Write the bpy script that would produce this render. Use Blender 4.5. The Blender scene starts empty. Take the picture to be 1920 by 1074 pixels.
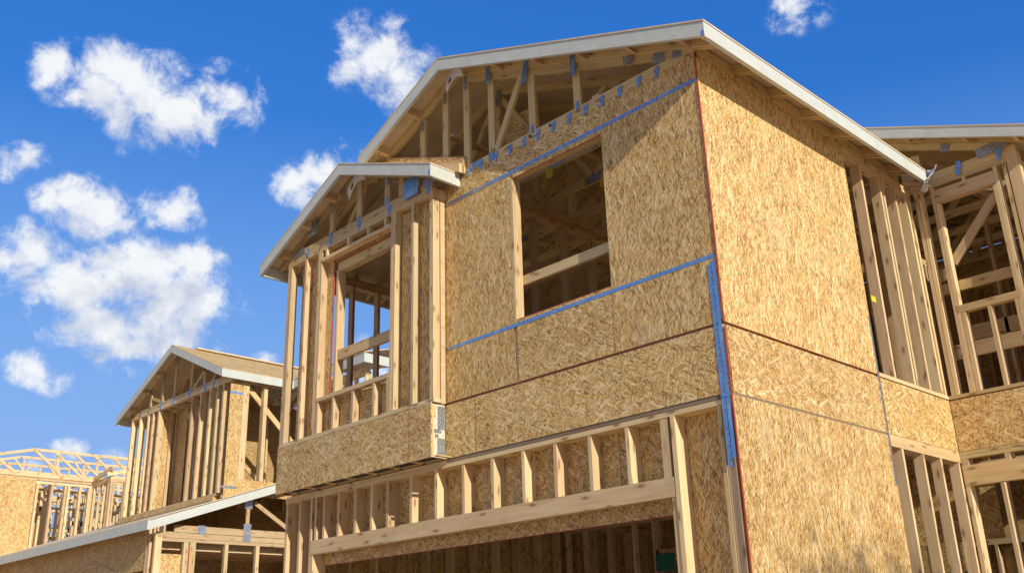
import bpy, bmesh, math, random
from mathutils import Vector, Matrix
random.seed(7)
R = math.radians
sc = bpy.context.scene
COL = sc.collection

# ------------------------------------------------------------------ camera
cam_d = bpy.data.cameras.new('camera')
cam = bpy.data.objects.new('camera', cam_d); COL.objects.link(cam)
YAW, PITCH, ROLL, FPX = -0.79395592, 0.35758009, -0.03140234, 1837.72
CAMP = Vector((3.98713, -6.19563, -2.33682))
fw = Vector((math.sin(YAW)*math.cos(PITCH), math.cos(YAW)*math.cos(PITCH), math.sin(PITCH)))
rt = Vector((math.cos(YAW), -math.sin(YAW), 0)); up = rt.cross(fw)
rt2 = rt*math.cos(ROLL)+up*math.sin(ROLL); up2 = rt2.cross(fw)
M = Matrix((rt2, up2, -fw)).transposed().to_4x4(); M.translation = CAMP
cam.matrix_world = M
cam_d.sensor_width = 36; cam_d.lens = FPX/1920*36
cam_d.clip_start = 0.1; cam_d.clip_end = 3000
cam_d.dof.use_dof = True; cam_d.dof.focus_distance = 8.6; cam_d.dof.aperture_fstop = 5.6
sc.camera = cam
def pixdir(x, y):                       # world direction of a sky point seen in the photograph
    return (fw+rt2*((x-960)/FPX)-up2*((y-537)/FPX)).normalized()

# ------------------------------------------------------------------ sun + exposure
SUN = Vector((1.0, -0.228, 0.47)).normalized()     # towards the sun
sun_el = math.asin(SUN.z); sun_az = math.atan2(SUN.x, SUN.y)
sd = bpy.data.lights.new('sun', 'SUN'); sd.energy = 3.85; sd.angle = R(0.53); sd.color = (1.0, 0.94, 0.84)
so = bpy.data.objects.new('sun', sd); COL.objects.link(so)
so.rotation_euler = (-SUN).to_track_quat('-Z', 'Y').to_euler(); so.location = (20, -5, 15)
vs = sc.view_settings; vs.view_transform = 'Standard'; vs.look = 'None'; vs.gamma = 1; vs.exposure = 0.33
vs.use_curve_mapping = False

# ------------------------------------------------------------------ world: Nishita sky with fair weather clouds
def nd(nt, t, **k):
    n = nt.nodes.new(t)
    for a, b in k.items(): setattr(n, a, b)
    return n
def sock(nt, v, s):
    if isinstance(v, bpy.types.NodeSocket): nt.links.new(v, s)
    elif v is not None: s.default_value = v
def math_n(nt, op, a, b=None, c=None, clamp=False):
    n = nd(nt, 'ShaderNodeMath', operation=op, use_clamp=clamp)
    sock(nt, a, n.inputs[0]); sock(nt, b, n.inputs[1]); sock(nt, c, n.inputs[2]); return n.outputs[0]
def vmath(nt, op, a, b=None):
    n = nd(nt, 'ShaderNodeVectorMath', operation=op)
    sock(nt, a, n.inputs[0]); sock(nt, b, n.inputs[1])
    return n.outputs['Vector']
def maprange(nt, v, a, b, c=0.0, d=1.0, smooth=True):
    n = nd(nt, 'ShaderNodeMapRange', interpolation_type='SMOOTHSTEP' if smooth else 'LINEAR')
    sock(nt, v, n.inputs[0])
    for i, x in enumerate((a, b, c, d)): n.inputs[i+1].default_value = x
    return n.outputs[0]
def mixc(nt, f, a, b, mode='MIX'):
    n = nd(nt, 'ShaderNodeMix', data_type='RGBA', blend_type=mode)
    sock(nt, f, n.inputs[0]); sock(nt, a, n.inputs[6]); sock(nt, b, n.inputs[7]); return n.outputs[2]

# cloud puffs: (x, y, half width, half height, weight) as seen in the photograph, turned into sky directions
PUFFS = [
 (115,130,62,40,.8),(185,160,90,55,1),(265,185,95,62,1.1),(330,225,85,50,1),(255,150,60,40,.8),(420,190,72,46,.85),(465,160,32,34,.6),(310,255,60,28,.6),
 (235,285,30,20,.35),(155,95,22,16,.3),
 (50,303,58,34,.85),(22,310,40,26,.6),
 (120,375,60,40,.9),(165,392,75,44,1),(215,410,48,32,.7),(320,392,64,42,1.05),(350,412,40,26,.6),
 (55,465,75,48,1),(15,480,50,40,.8),(100,480,42,30,.6),
 (150,540,120,62,1),(255,520,120,66,1.1),(345,480,95,34,.85),(190,600,110,58,1),(290,590,120,62,1),(370,560,85,48,.9),(240,655,95,40,.8),(330,640,95,48,.8),(235,695,60,26,.5),(400,600,50,36,.45),
 (50,690,60,40,.95),(90,712,52,32,.7),(15,672,34,34,.6),
 (700,105,92,60,1.1),(650,120,58,42,.8),(745,150,82,56,1),(780,125,50,44,.7),
 (555,345,52,44,.9),(610,320,58,42,.9),(570,375,60,36,.7),(640,296,38,26,.5),(660,345,70,55,.8),
 (1495,36,78,24,.55),(1455,24,44,18,.4),(1545,24,50,15,.4),
 (500,668,38,24,.7),(490,282,30,14,.25),(130,845,60,26,.8),(215,862,70,28,.7),(60,870,50,20,.5),
 (610,20,22,14,.25),(560,8,24,12,.25),(460,590,28,14,.22),(1345,62,24,12,.28),
 (660,720,60,40,.8),(700,690,50,36,.7),(690,640,40,22,.4)]
w = bpy.data.worlds.new('World'); sc.world = w; w.use_nodes = True
nt = w.node_tree; nt.nodes.clear()
g = bpy.data.node_groups.new('cloud_density', 'ShaderNodeTree')
g.interface.new_socket('Dir', in_out='INPUT', socket_type='NodeSocketVector')
g.interface.new_socket('Density', in_out='OUTPUT', socket_type='NodeSocketFloat')
gi = nd(g, 'NodeGroupInput'); go = nd(g, 'NodeGroupOutput')
dirv = gi.outputs[0]
nz = nd(g, 'ShaderNodeTexNoise'); nz.inputs['Scale'].default_value = 10; nz.inputs['Detail'].default_value = 4
g.links.new(dirv, nz.inputs['Vector'])
wv = vmath(g, 'SUBTRACT', nz.outputs['Color'], (0.5, 0.5, 0.5))
wv = vmath(g, 'MULTIPLY', wv, (0.045, 0.045, 0.045))
wd = vmath(g, 'ADD', dirv, wv)
tot = None
for (x, y, a, b, wt) in PUFFS:
    c = pixdir(x, y)
    ax = rt2 - c*rt2.dot(c); ax.normalize(); ay = c.cross(ax)*-1
    Mx = Matrix((ax, ay, c)).transposed()
    mp = nd(g, 'ShaderNodeMapping', vector_type='TEXTURE')
    g.links.new(wd, mp.inputs['Vector'])
    mp.inputs['Location'].default_value = c
    mp.inputs['Rotation'].default_value = Mx.to_euler('XYZ')
    k = 1.4/FPX/ (1/max(.2, c.dot(fw)))
    mp.inputs['Scale'].default_value = (a*k, b*k, max(a, b)*k)
    gr = nd(g, 'ShaderNodeTexGradient', gradient_type='SPHERICAL'); g.links.new(mp.outputs[0], gr.inputs[0])
    v = math_n(g, 'MULTIPLY', gr.outputs['Fac'], wt)
    tot = v if tot is None else math_n(g, 'SMOOTH_MAX', tot, v, 0.16)
tot = math_n(g, 'MINIMUM', tot, 0.95)
n1 = nd(g, 'ShaderNodeTexNoise'); n1.inputs['Scale'].default_value = 24; n1.inputs['Detail'].default_value = 9; n1.inputs['Roughness'].default_value = 0.66
n1.inputs['Distortion'].default_value = 0.25
g.links.new(dirv, n1.inputs['Vector'])
fb = math_n(g, 'SUBTRACT', n1.outputs['Fac'], 0.5)
gate = maprange(g, tot, 0.08, 0.34)
fb = math_n(g, 'MULTIPLY', fb, 2.2)
fb = math_n(g, 'MULTIPLY', fb, gate)
den = math_n(g, 'ADD', tot, fb)
g.links.new(den, go.inputs[0])

tc = nd(nt, 'ShaderNodeTexCoord')
dv = vmath(nt, 'NORMALIZE', tc.outputs['Generated'])
def density(v):
    n = nd(nt, 'ShaderNodeGroup'); n.node_tree = g; nt.links.new(v, n.inputs[0]); return n.outputs[0]
d0 = density(dv)
d1 = density(vmath(nt, 'ADD', dv, (0.014, -0.004, 0.03)))          # density a step towards the light: thick there = shaded here
cover = maprange(nt, d0, 0.2, 0.84)
shade = math_n(nt, 'SUBTRACT', d1, 0.38)
shade = math_n(nt, 'MULTIPLY', shade, 1.15, clamp=True)
nf = nd(nt, 'ShaderNodeTexNoise'); nf.inputs['Scale'].default_value = 26; nf.inputs['Detail'].default_value = 7
nt.links.new(dv, nf.inputs['Vector'])
lump = maprange(nt, nf.outputs['Fac'], 0.35, 0.68, -0.1, 0.12)
shade = math_n(nt, 'ADD', shade, lump, clamp=True)
ccol = mixc(nt, shade, (0.93, 0.95, 0.98, 1), (0.47, 0.55, 0.74, 1))
sky = nd(nt, 'ShaderNodeTexSky', sky_type='NISHITA'); sky.sun_disc = False
sky.sun_elevation = sun_el; sky.sun_rotation = sun_az
sky.air_density = 1.0; sky.dust_density = 0.35; sky.ozone_density = 3.0; sky.altitude = 300
SKYS = 0.12
sp = nd(nt, 'ShaderNodeSeparateColor'); nt.links.new(sky.outputs[0], sp.inputs[0])
cb = nd(nt, 'ShaderNodeCombineColor')
for i_, (k_, p_) in enumerate(((.274, 1.415), (.896, .727), (2.59, .444))):        # polarised, saturated afternoon blue
    nt.links.new(math_n(nt, 'MULTIPLY', math_n(nt, 'POWER', sp.outputs[i_], p_), k_), cb.inputs[i_])
sz = nd(nt, 'ShaderNodeSeparateXYZ'); nt.links.new(dv, sz.inputs[0])
hz = maprange(nt, sz.outputs[2], .495, .16, 0, .82, False)                          # paler towards the horizon
tint = mixc(nt, hz, cb.outputs[0], (.27/.1476, .455/.1476, .82/.1476, 1))
skyc = nd(nt, 'ShaderNodeVectorMath', operation='SCALE'); nt.links.new(tint, skyc.inputs[0]); skyc.inputs['Scale'].default_value = 1.0
cl = nd(nt, 'ShaderNodeVectorMath', operation='SCALE'); nt.links.new(ccol, cl.inputs[0]); cl.inputs['Scale'].default_value = 0.78/SKYS
# scattered cumulus added to the unseen rest of the dome to whiten the fill
n9 = nd(nt, 'ShaderNodeTexNoise'); n9.inputs['Scale'].default_value = 3.2; n9.inputs['Detail'].default_value = 7; n9.inputs['Roughness'].default_value = .55
nt.links.new(dv, n9.inputs['Vector'])
dt = nd(nt, 'ShaderNodeVectorMath', operation='DOT_PRODUCT'); nt.links.new(dv, dt.inputs[0]); dt.inputs[1].default_value = fw
c9 = math_n(nt, 'MULTIPLY', maprange(nt, n9.outputs['Fac'], .46, .6), maprange(nt, dt.outputs['Value'], .62, .78, 1, 0))
col = mixc(nt, cover, skyc.outputs[0], cl.outputs[0])
col = mixc(nt, c9, col, (.3/SKYS, .29/SKYS, .265/SKYS, 1))
bg = nd(nt, 'ShaderNodeBackground'); bg.inputs['Strength'].default_value = SKYS
nt.links.new(col, bg.inputs['Color'])
wo = nd(nt, 'ShaderNodeOutputWorld'); nt.links.new(bg.outputs[0], wo.inputs[0])
w.cycles.sampling_method = 'MANUAL'; w.cycles.sample_map_resolution = 512

# ------------------------------------------------------------------ materials
def mat(name):
    m = bpy.data.materials.new(name); m.use_nodes = True; t = m.node_tree; t.nodes.clear()
    o = nd(t, 'ShaderNodeOutputMaterial'); p = nd(t, 'ShaderNodeBsdfPrincipled'); t.links.new(p.outputs[0], o.inputs[0])
    return m, t, p
def ramp(t, v, stops):
    r = nd(t, 'ShaderNodeValToRGB'); t.links.new(v, r.inputs[0]); e = r.color_ramp.elements
    while len(e) < len(stops): e.new(0.5)
    for i, (p, c) in enumerate(stops): e[i].position = p; e[i].color = (*c, 1)
    return r.outputs[0]
def mapping(t, v, rot=0, sc_=(1, 1, 1), loc=(0, 0, 0)):
    a = nd(t, 'ShaderNodeMapping'); t.links.new(v, a.inputs[0]); a.inputs['Rotation'].default_value = (0, 0, rot)
    a.inputs['Location'].default_value = loc
    b = nd(t, 'ShaderNodeMapping'); t.links.new(a.outputs[0], b.inputs[0]); b.inputs['Scale'].default_value = sc_
    return b.outputs[0]
def bump(t, p, h, strength, dist):
    b = nd(t, 'ShaderNodeBump'); b.inputs['Strength'].default_value = strength; b.inputs['Distance'].default_value = dist
    t.links.new(h, b.inputs['Height']); t.links.new(b.outputs[0], p.inputs['Normal'])

def osb(name, spread, gain=1.0, dark=0.0):
    m, t, p = mat(name)
    uv = nd(t, 'ShaderNodeUVMap').outputs[0]
    nz = nd(t, 'ShaderNodeTexNoise'); nz.inputs['Scale'].default_value = 7; nz.inputs['Detail'].default_value = 2
    t.links.new(uv, nz.inputs['Vector'])
    wv = vmath(t, 'MULTIPLY', vmath(t, 'SUBTRACT', nz.outputs['Color'], (.5, .5, .5)), (.02, .02, 0))
    nz2 = nd(t, 'ShaderNodeTexNoise'); nz2.inputs['Scale'].default_value = 60; t.links.new(uv, nz2.inputs['Vector'])
    wv2 = vmath(t, 'MULTIPLY', vmath(t, 'SUBTRACT', nz2.outputs['Color'], (.5, .5, .5)), (.004, .002, 0))
    u = vmath(t, 'ADD', vmath(t, 'ADD', uv, wv), wv2)
    tone = None; bh = None
    for i, (an, sx, sy, th) in enumerate([(0.1, 10, 58, 0), (-0.9, 14, 86, .42), (0.75, 17, 98, .5), (-0.25, 15, 115, .5), (0.35, 21, 135, .55), (-1.0, 28, 170, .62)]):
        v = mapping(t, u, an*spread, (sx, sy, 1), (i*3.1, i*1.7, 0))
        vo = nd(t, 'ShaderNodeTexVoronoi', voronoi_dimensions='2D'); t.links.new(v, vo.inputs['Vector']); vo.inputs['Scale'].default_value = 1
        s = nd(t, 'ShaderNodeSeparateColor'); t.links.new(vo.outputs['Color'], s.inputs[0])
        v_ = s.outputs[0]
        if tone is None: tone = v_
        else:
            k = math_n(t, 'GREATER_THAN', s.outputs[1], th)
            mx = nd(t, 'ShaderNodeMix', data_type='FLOAT'); t.links.new(k, mx.inputs[0]); t.links.new(tone, mx.inputs[2]); t.links.new(v_, mx.inputs[3])
            tone = mx.outputs[0]
    gr = nd(t, 'ShaderNodeTexNoise'); gr.inputs['Scale'].default_value = 1; gr.inputs['Detail'].default_value = 5; gr.inputs['Roughness'].default_value = .7
    t.links.new(mapping(t, u, 0.1, (22, 190, 1)), gr.inputs['Vector'])
    big = nd(t, 'ShaderNodeTexNoise'); big.inputs['Scale'].default_value = 2.2; big.inputs['Detail'].default_value = 3; t.links.new(uv, big.inputs['Vector'])
    tt = math_n(t, 'ADD', math_n(t, 'MULTIPLY', tone, .7), math_n(t, 'MULTIPLY', gr.outputs['Fac'], .3))
    tt = math_n(t, 'ADD', tt, math_n(t, 'MULTIPLY', math_n(t, 'SUBTRACT', big.outputs['Fac'], .5), .3))
    G = gain
    c = ramp(t, tt, [(0.10, (.19*G, .085*G, .026*G)), (0.27, (.38*G, .208*G, .058*G)), (0.44, (.545*G, .325*G, .094*G)), (0.62, (.62*G, .40*G, .132*G)), (0.82, (.80*G, .605*G, .29*G))])
    # sparse dark bark flecks
    vb = nd(t, 'ShaderNodeTexVoronoi', voronoi_dimensions='2D'); vb.inputs['Scale'].default_value = 1
    t.links.new(mapping(t, u, .5*spread, (19, 80, 1), (9, 5, 0)), vb.inputs['Vector'])
    sb = nd(t, 'ShaderNodeSeparateColor'); t.links.new(vb.outputs['Color'], sb.inputs[0])
    fl = math_n(t, 'GREATER_THAN', sb.outputs[2], .94)
    c = mixc(t, math_n(t, 'MULTIPLY', fl, .62), c, (.17*G, .082*G, .028*G, 1))
    # sparse pale long flakes
    for q_, an_ in enumerate((-.35, .45)):
        vp = nd(t, 'ShaderNodeTexVoronoi', voronoi_dimensions='2D'); vp.inputs['Scale'].default_value = 1
        t.links.new(mapping(t, u, an_*spread, (9.5, 66, 1), (2.3+q_*5, 8.1, 0)), vp.inputs['Vector'])
        spx = nd(t, 'ShaderNodeSeparateColor'); t.links.new(vp.outputs['Color'], spx.inputs[0])
        pf = math_n(t, 'MULTIPLY', math_n(t, 'GREATER_THAN', spx.outputs[1], .91), math_n(t, 'MULTIPLY', spx.outputs[0], .6))
        c = mixc(t, pf, c, (.86*G, .70*G, .38*G, 1))
    oi = nd(t, 'ShaderNodeObjectInfo')
    hs = nd(t, 'ShaderNodeHueSaturation'); t.links.new(c, hs.inputs['Color'])
    t.links.new(maprange(t, oi.outputs['Random'], 0, 1, .86, 1.08, False), hs.inputs['Value'])
    # scuffs and damp marks, broad and faint
    sn = nd(t, 'ShaderNodeTexNoise'); sn.inputs['Scale'].default_value = 1.6; sn.inputs['Detail'].default_value = 6; sn.inputs['Roughness'].default_value = .6
    t.links.new(vmath(t, 'ADD', uv, (3.3, 7.7, 0)), sn.inputs['Vector'])
    cc = mixc(t, maprange(t, sn.outputs['Fac'], .56, .72, 0, .28), hs.outputs[0], (.36*G, .21*G, .085*G, 1))
    cc = mixc(t, maprange(t, sn.outputs['Fac'], .44, .3, 0, .22), cc, (.72*G, .58*G, .36*G, 1))
    t.links.new(cc, p.inputs['Base Color'])
    p.inputs['Roughness'].default_value = .62; p.inputs['Specular IOR Level'].default_value = .35
    bump(t, p, tt, .5, .004)
    return m

def wood(name, c0, c1, knots=True, var=1.0):
    m, t, p = mat(name)
    uv = nd(t, 'ShaderNodeUVMap').outputs[0]
    oi = nd(t, 'ShaderNodeObjectInfo')
    off = nd(t, 'ShaderNodeCombineXYZ'); t.links.new(math_n(t, 'MULTIPLY', oi.outputs['Random'], 37.0), off.inputs[0]); t.links.new(math_n(t, 'MULTIPLY', oi.outputs['Random'], 91.0), off.inputs[1])
    u = vmath(t, 'ADD', uv, off.outputs[0])
    wn = nd(t, 'ShaderNodeTexNoise'); wn.inputs['Scale'].default_value = 2.4; wn.inputs['Detail'].default_value = 2; t.links.new(u, wn.inputs['Vector'])
    w_ = vmath(t, 'MULTIPLY', vmath(t, 'SUBTRACT', wn.outputs['Color'], (.5, .5, .5)), (.1, .06, 0))
    u2 = vmath(t, 'ADD', u, w_)
    g1 = nd(t, 'ShaderNodeTexNoise'); g1.inputs['Scale'].default_value = 1; g1.inputs['Detail'].default_value = 6; g1.inputs['Roughness'].default_value = .65
    t.links.new(mapping(t, u2, 0, (2.2, 75, 1)), g1.inputs['Vector'])
    g2 = nd(t, 'ShaderNodeTexNoise'); g2.inputs['Scale'].default_value = 1; g2.inputs['Detail'].default_value = 3
    t.links.new(mapping(t, u2, 0, (1.1, 14, 1)), g2.inputs['Vector'])
    f = math_n(t, 'ADD', math_n(t, 'MULTIPLY', g1.outputs['Fac'], .6), math_n(t, 'MULTIPLY', g2.outputs['Fac'], .5))
    f = maprange(t, f, .33, .78)
    c = mixc(t, f, (*c1, 1), (*c0, 1))
    tint = mixc(t, maprange(t, oi.outputs['Random'], 0, 1, 0, 1, False), (1.02, .965, .91, 1), (1.0, 1.06, 1.0, 1))
    c = mixc(t, 0.9*var, c, tint, 'MULTIPLY')
    rv = math_n(t, 'FRACT', math_n(t, 'MULTIPLY', oi.outputs['Random'], 17.3))
    hs = nd(t, 'ShaderNodeHueSaturation'); t.links.new(c, hs.inputs['Color']); t.links.new(maprange(t, rv, 0, 1, 1-.26*var, 1+.08*var, False), hs.inputs['Value'])
    c = hs.outputs[0]
    if knots:
        vk = nd(t, 'ShaderNodeTexVoronoi', voronoi_dimensions='2D'); vk.inputs['Scale'].default_value = 1
        t.links.new(mapping(t, u2, 0, (3.2, 10, 1)), vk.inputs['Vector'])
        sk = nd(t, 'ShaderNodeSeparateColor'); t.links.new(vk.outputs['Color'], sk.inputs[0])
        k = math_n(t, 'MULTIPLY', maprange(t, vk.outputs['Distance'], .07, .17, 1, 0), math_n(t, 'GREATER_THAN', sk.outputs[0], .45))
        c = mixc(t, math_n(t, 'MULTIPLY', k, .75), c, (.2, .09, .035, 1))
        halo = math_n(t, 'MULTIPLY', maprange(t, vk.outputs['Distance'], .1, .34, .3, 0), math_n(t, 'GREATER_THAN', sk.outputs[0], .45))
        c = mixc(t, halo, c, (.36, .19, .08, 1))
    # odd handling stain
    st = nd(t, 'ShaderNodeTexNoise'); st.inputs['Scale'].default_value = 3.3; st.inputs['Detail'].default_value = 4; t.links.new(u, st.inputs['Vector'])
    c = mixc(t, maprange(t, st.outputs['Fac'], .58, .76, 0, .3), c, (.27, .19, .12, 1))
    t.links.new(c, p.inputs['Base Color']); p.inputs['Roughness'].default_value = .68; p.inputs['Specular IOR Level'].default_value = .3
    bump(t, p, g1.outputs['Fac'], .35, .003)
    return m

def painted(name, c0):
    m, t, p = mat(name)
    uv = nd(t, 'ShaderNodeUVMap').outputs[0]
    g1 = nd(t, 'ShaderNodeTexNoise'); g1.inputs['Scale'].default_value = 1; g1.inputs['Detail'].default_value = 7; g1.inputs['Roughness'].default_value = .7
    t.links.new(mapping(t, uv, 0, (7, 60, 1)), g1.inputs['Vector'])
    n2 = nd(t, 'ShaderNodeTexNoise'); n2.inputs['Scale'].default_value = 5; n2.inputs['Detail'].default_value = 5; t.links.new(uv, n2.inputs['Vector'])
    f = math_n(t, 'ADD', math_n(t, 'MULTIPLY', g1.outputs['Fac'], .55), math_n(t, 'MULTIPLY', n2.outputs['Fac'], .45))
    c = mixc(t, maprange(t, f, .38, .62), (c0[0]*.87, c0[1]*.88, c0[2]*.88, 1), (*c0, 1))
    v = nd(t, 'ShaderNodeTexNoise'); v.inputs['Scale'].default_value = 23; v.inputs['Detail'].default_value = 4; t.links.new(uv, v.inputs['Vector'])
    c = mixc(t, maprange(t, v.outputs['Fac'], .66, .74, 0, .4), c, (.5, .42, .28, 1))
    t.links.new(c, p.inputs['Base Color']); p.inputs['Roughness'].default_value = .6
    bump(t, p, f, .6, .006)
    return m

def metal(name, c0, rough=.42, metallic=.75, ribs=False):
    m, t, p = mat(name)
    uv = nd(t, 'ShaderNodeUVMap').outputs[0]
    n = nd(t, 'ShaderNodeTexVoronoi'); n.inputs['Scale'].default_value = 90; t.links.new(uv, n.inputs['Vector'])
    n3 = nd(t, 'ShaderNodeTexNoise'); n3.inputs['Scale'].default_value = 14; n3.inputs['Detail'].default_value = 4; t.links.new(uv, n3.inputs['Vector'])
    s = nd(t, 'ShaderNodeSeparateColor'); t.links.new(n.outputs['Color'], s.inputs[0])
    f = math_n(t, 'ADD', math_n(t, 'MULTIPLY', s.outputs[0], .35), math_n(t, 'MULTIPLY', n3.outputs['Fac'], .65))
    c = mixc(t, maprange(t, f, .25, .75), (c0[0]*.72, c0[1]*.74, c0[2]*.76, 1), (*c0, 1))
    # nail teeth / punched holes
    v2 = nd(t, 'ShaderNodeTexVoronoi', voronoi_dimensions='2D'); v2.inputs['Scale'].default_value = 21; v2.inputs['Randomness'].default_value = .3; t.links.new(uv, v2.inputs['Vector'])
    h = maprange(t, v2.outputs['Distance'], .1, .22, 1, 0)
    c = mixc(t, math_n(t, 'MULTIPLY', h, .5), c, (c0[0]*.25, c0[1]*.25, c0[2]*.28, 1))
    if ribs:                                                                    # rows of punched teeth
        sx_ = nd(t, 'ShaderNodeSeparateXYZ'); t.links.new(uv, sx_.inputs[0])
        wv_ = math_n(t, 'SINE', math_n(t, 'MULTIPLY', sx_.outputs[0], 6.2832/.024))
        c = mixc(t, maprange(t, wv_, -.1, .7, 0, .62), c, (c0[0]*.3, c0[1]*.3, c0[2]*.32, 1))
    n7 = nd(t, 'ShaderNodeTexNoise'); n7.inputs['Scale'].default_value = 5; n7.inputs['Detail'].default_value = 3; t.links.new(uv, n7.inputs['Vector'])
    c = mixc(t, maprange(t, n7.outputs['Fac'], .52, .72, 0, .45), c, (.5, .6, .72, 1))
    t.links.new(c, p.inputs['Base Color']); p.inputs['Metallic'].default_value = metallic; p.inputs['Roughness'].default_value = rough
    bump(t, p, h, .6, .003)
    return m

def flat(name, c0, rough=.7, nscale=12, amt=.15):
    m, t, p = mat(name)
    uv = nd(t, 'ShaderNodeUVMap').outputs[0]
    n3 = nd(t, 'ShaderNodeTexNoise'); n3.inputs['Scale'].default_value = nscale; n3.inputs['Detail'].default_value = 5; t.links.new(uv, n3.inputs['Vector'])
    c = mixc(t, maprange(t, n3.outputs['Fac'], .35, .65), tuple(x*(1-amt) for x in c0)+(1,), (*c0, 1))
    t.links.new(c, p.inputs['Base Color']); p.inputs['Roughness'].default_value = rough
    bump(t, p, n3.outputs['Fac'], .2, .003)
    return m

M_OSB = osb('osb_long_strand', .62)
M_OSBX = osb('osb_mixed_strand', 1.25)
M_OSBD = osb('osb_dark_tone', 1.0, .72)  # strand board in a darker overall tone
M_SOF = flat('roof_deck_underside', (.68, .53, .34), .8, 5, .18)
M_WOOD = wood('fir_framing', (.80, .615, .36), (.62, .42, .20))
M_WOODP = wood('pink_fir_framing', (.73, .54, .32), (.55, .35, .18))
M_WOODY = wood('yellow_spruce_truss', (.74, .57, .30), (.58, .395, .17))
M_WOODG = wood('grey_brown_plank', (.36, .28, .19), (.26, .18, .11))  # darker grey-brown plank tone
M_FAS = painted('primed_fascia', (.57, .58, .50))
M_BLUE = metal('sky_tinted_steel', (.2, .40, .74), .42, .45)  # blue of the reflected sky put into the steel's base colour
M_GREY = metal('grey_galvanised_steel', (.42, .45, .48), .42, .8)
M_PLG = metal('grey_tooth_plate', (.46, .48, .49), .45, .6, True)
M_PLB = metal('sky_tinted_tooth_plate', (.24, .42, .68), .45, .5, True)  # same sky reflection painted into the tooth plates
M_RED = flat('red_edge_seal', (.42, .07, .03))
M_DARK = flat('dark_gap', (.03, .022, .016))
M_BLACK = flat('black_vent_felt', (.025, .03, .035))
M_YEL = flat('yellow_tag', (.75, .56, .02))
M_PAPER = flat('white_roof_paper', (.66, .64, .68))
M_INK = flat('printed_ink', (.03, .03, .05))
M_GREEN = flat('green_tarp', (.02, .2, .14))
M_LVL = flat('laminated_beam_end', (.72, .62, .44), .7, 40, .25)

# ------------------------------------------------------------------ mesh builder
class MB:
    def __init__(s, mats):
        s.bm = bmesh.new(); s.uv = s.bm.loops.layers.uv.new('UVMap'); s.rec = []; s.mats = mats if isinstance(mats, (list, tuple)) else [mats]
    def box(s, o, X, Y, Z, mi=0, grain=0):
        """box from corner o along the three edge vectors; grain = index of the edge the fibres follow"""
        X, Y, Z = Vector(X), Vector(Y), Vector(Z); o = Vector(o); s.rec.append((o, X, Y, Z, mi, grain))
        if X.cross(Y).dot(Z) < 0: flip = True
        else: flip = False
        du, dv_ = random.uniform(0, 50), random.uniform(0, 50)
        vs_ = {}
        for i in (0, 1):
            for j in (0, 1):
                for k in (0, 1): vs_[(i, j, k)] = s.bm.verts.new(o+X*i+Y*j+Z*k)
        L = [X.length, Y.length, Z.length]
        for a in range(3):
            b, c = (a+1) % 3, (a+2) % 3
            for side in (0, 1):
                q = [(0, 0), (1, 0), (1, 1), (0, 1)]
                if side == 0: q = q[::-1]
                if flip: q = q[::-1]
                ks = []
                for (pb, pc) in q:
                    k = [0, 0, 0]; k[a] = side; k[b] = pb; k[c] = pc; ks.append(tuple(k))
                f = s.bm.faces.new([vs_[k] for k in ks]); f.material_index = mi
                ua, va = (b, c) if (c != grain) else (c, b)
                if grain == a: ua, va = b, c
                for lp, k in zip(f.loops, ks):
                    base = o if False else Vector((0, 0, 0))
                    if grain == a: lp[s.uv].uv = (k[ua]*L[ua]*.3+du+side*3, k[va]*L[va]+dv_)
                    else: lp[s.uv].uv = (k[ua]*L[ua]+du, k[va]*L[va]+dv_+a*1.7+side*.9)
        return s
    def abox(s, x0, x1, y0, y1, z0, z1, mi=0, grain=None):
        d = (x1-x0, y1-y0, z1-z0)
        if grain is None: grain = max(range(3), key=lambda i: abs(d[i]))
        return s.box((x0, y0, z0), (d[0], 0, 0), (0, d[1], 0), (0, 0, d[2]), mi, grain)
    def beam(s, p0, p1, w, h, side=None, mi=0):
        """lumber from p0 to p1: w thick along `side`, h deep at right angles; centred on the line"""
        p0, p1 = Vector(p0), Vector(p1); d = p1-p0
        sd_ = Vector(side) if side is not None else d.cross(Vector((0, 0, 1)))
        sd_ = (sd_-d.normalized()*sd_.dot(d.normalized())).normalized()
        u_ = sd_.cross(d).normalized()
        return s.box(p0-sd_*w/2-u_*h/2, d, sd_*w, u_*h, mi, 0)
    def frame(s, name, parent, names=None):
        '''an assembly: an Empty whose plates are meshes of their own'''
        e = bpy.data.objects.new(name, None); COL.objects.link(e); e.parent = parent
        zs = [min(a[0][2], a[0][2]+a[3][2]) for a in s.rec]
        lo = min(zs)
        for i, a in enumerate(s.rec):
            nm = names[i] if names else ('bottom_plate' if zs[i]-lo < .3 and max(zs)-lo > 1 else 'top_plate')
            q = MB([s.mats[a[4]]]); q.box(a[0], a[1], a[2], a[3], 0, a[5]); q.build(nm, e)
        s.bm.free()
        return e
    def build(s, name, parent=None, label=None, kind=None):
        me = bpy.data.meshes.new(name); s.bm.normal_update(); s.bm.to_mesh(me); s.bm.free()
        for m in s.mats: me.materials.append(m)
        o = bpy.data.objects.new(name, me); COL.objects.link(o)
        if parent is not None: o.parent = parent
        if label: o['label'] = label
        if kind: o['kind'] = kind
        return o
def thing(name, label, cat, loc, group=None):
    o = bpy.data.objects.new(name, None); COL.objects.link(o); o.location = (0, 0, 0); o['label'] = label; o['category'] = cat
    if group: o['group'] = group
    return o
def abox(name, parent, m, *a, **k):
    lab = k.pop('label', None)
    return MB(m).abox(*a, **k).build(name, parent, lab)
def beam(name, parent, m, *a, **k):
    lab = k.pop('label', None)
    return MB(m).beam(*a, **k).build(name, parent, lab)
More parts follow.
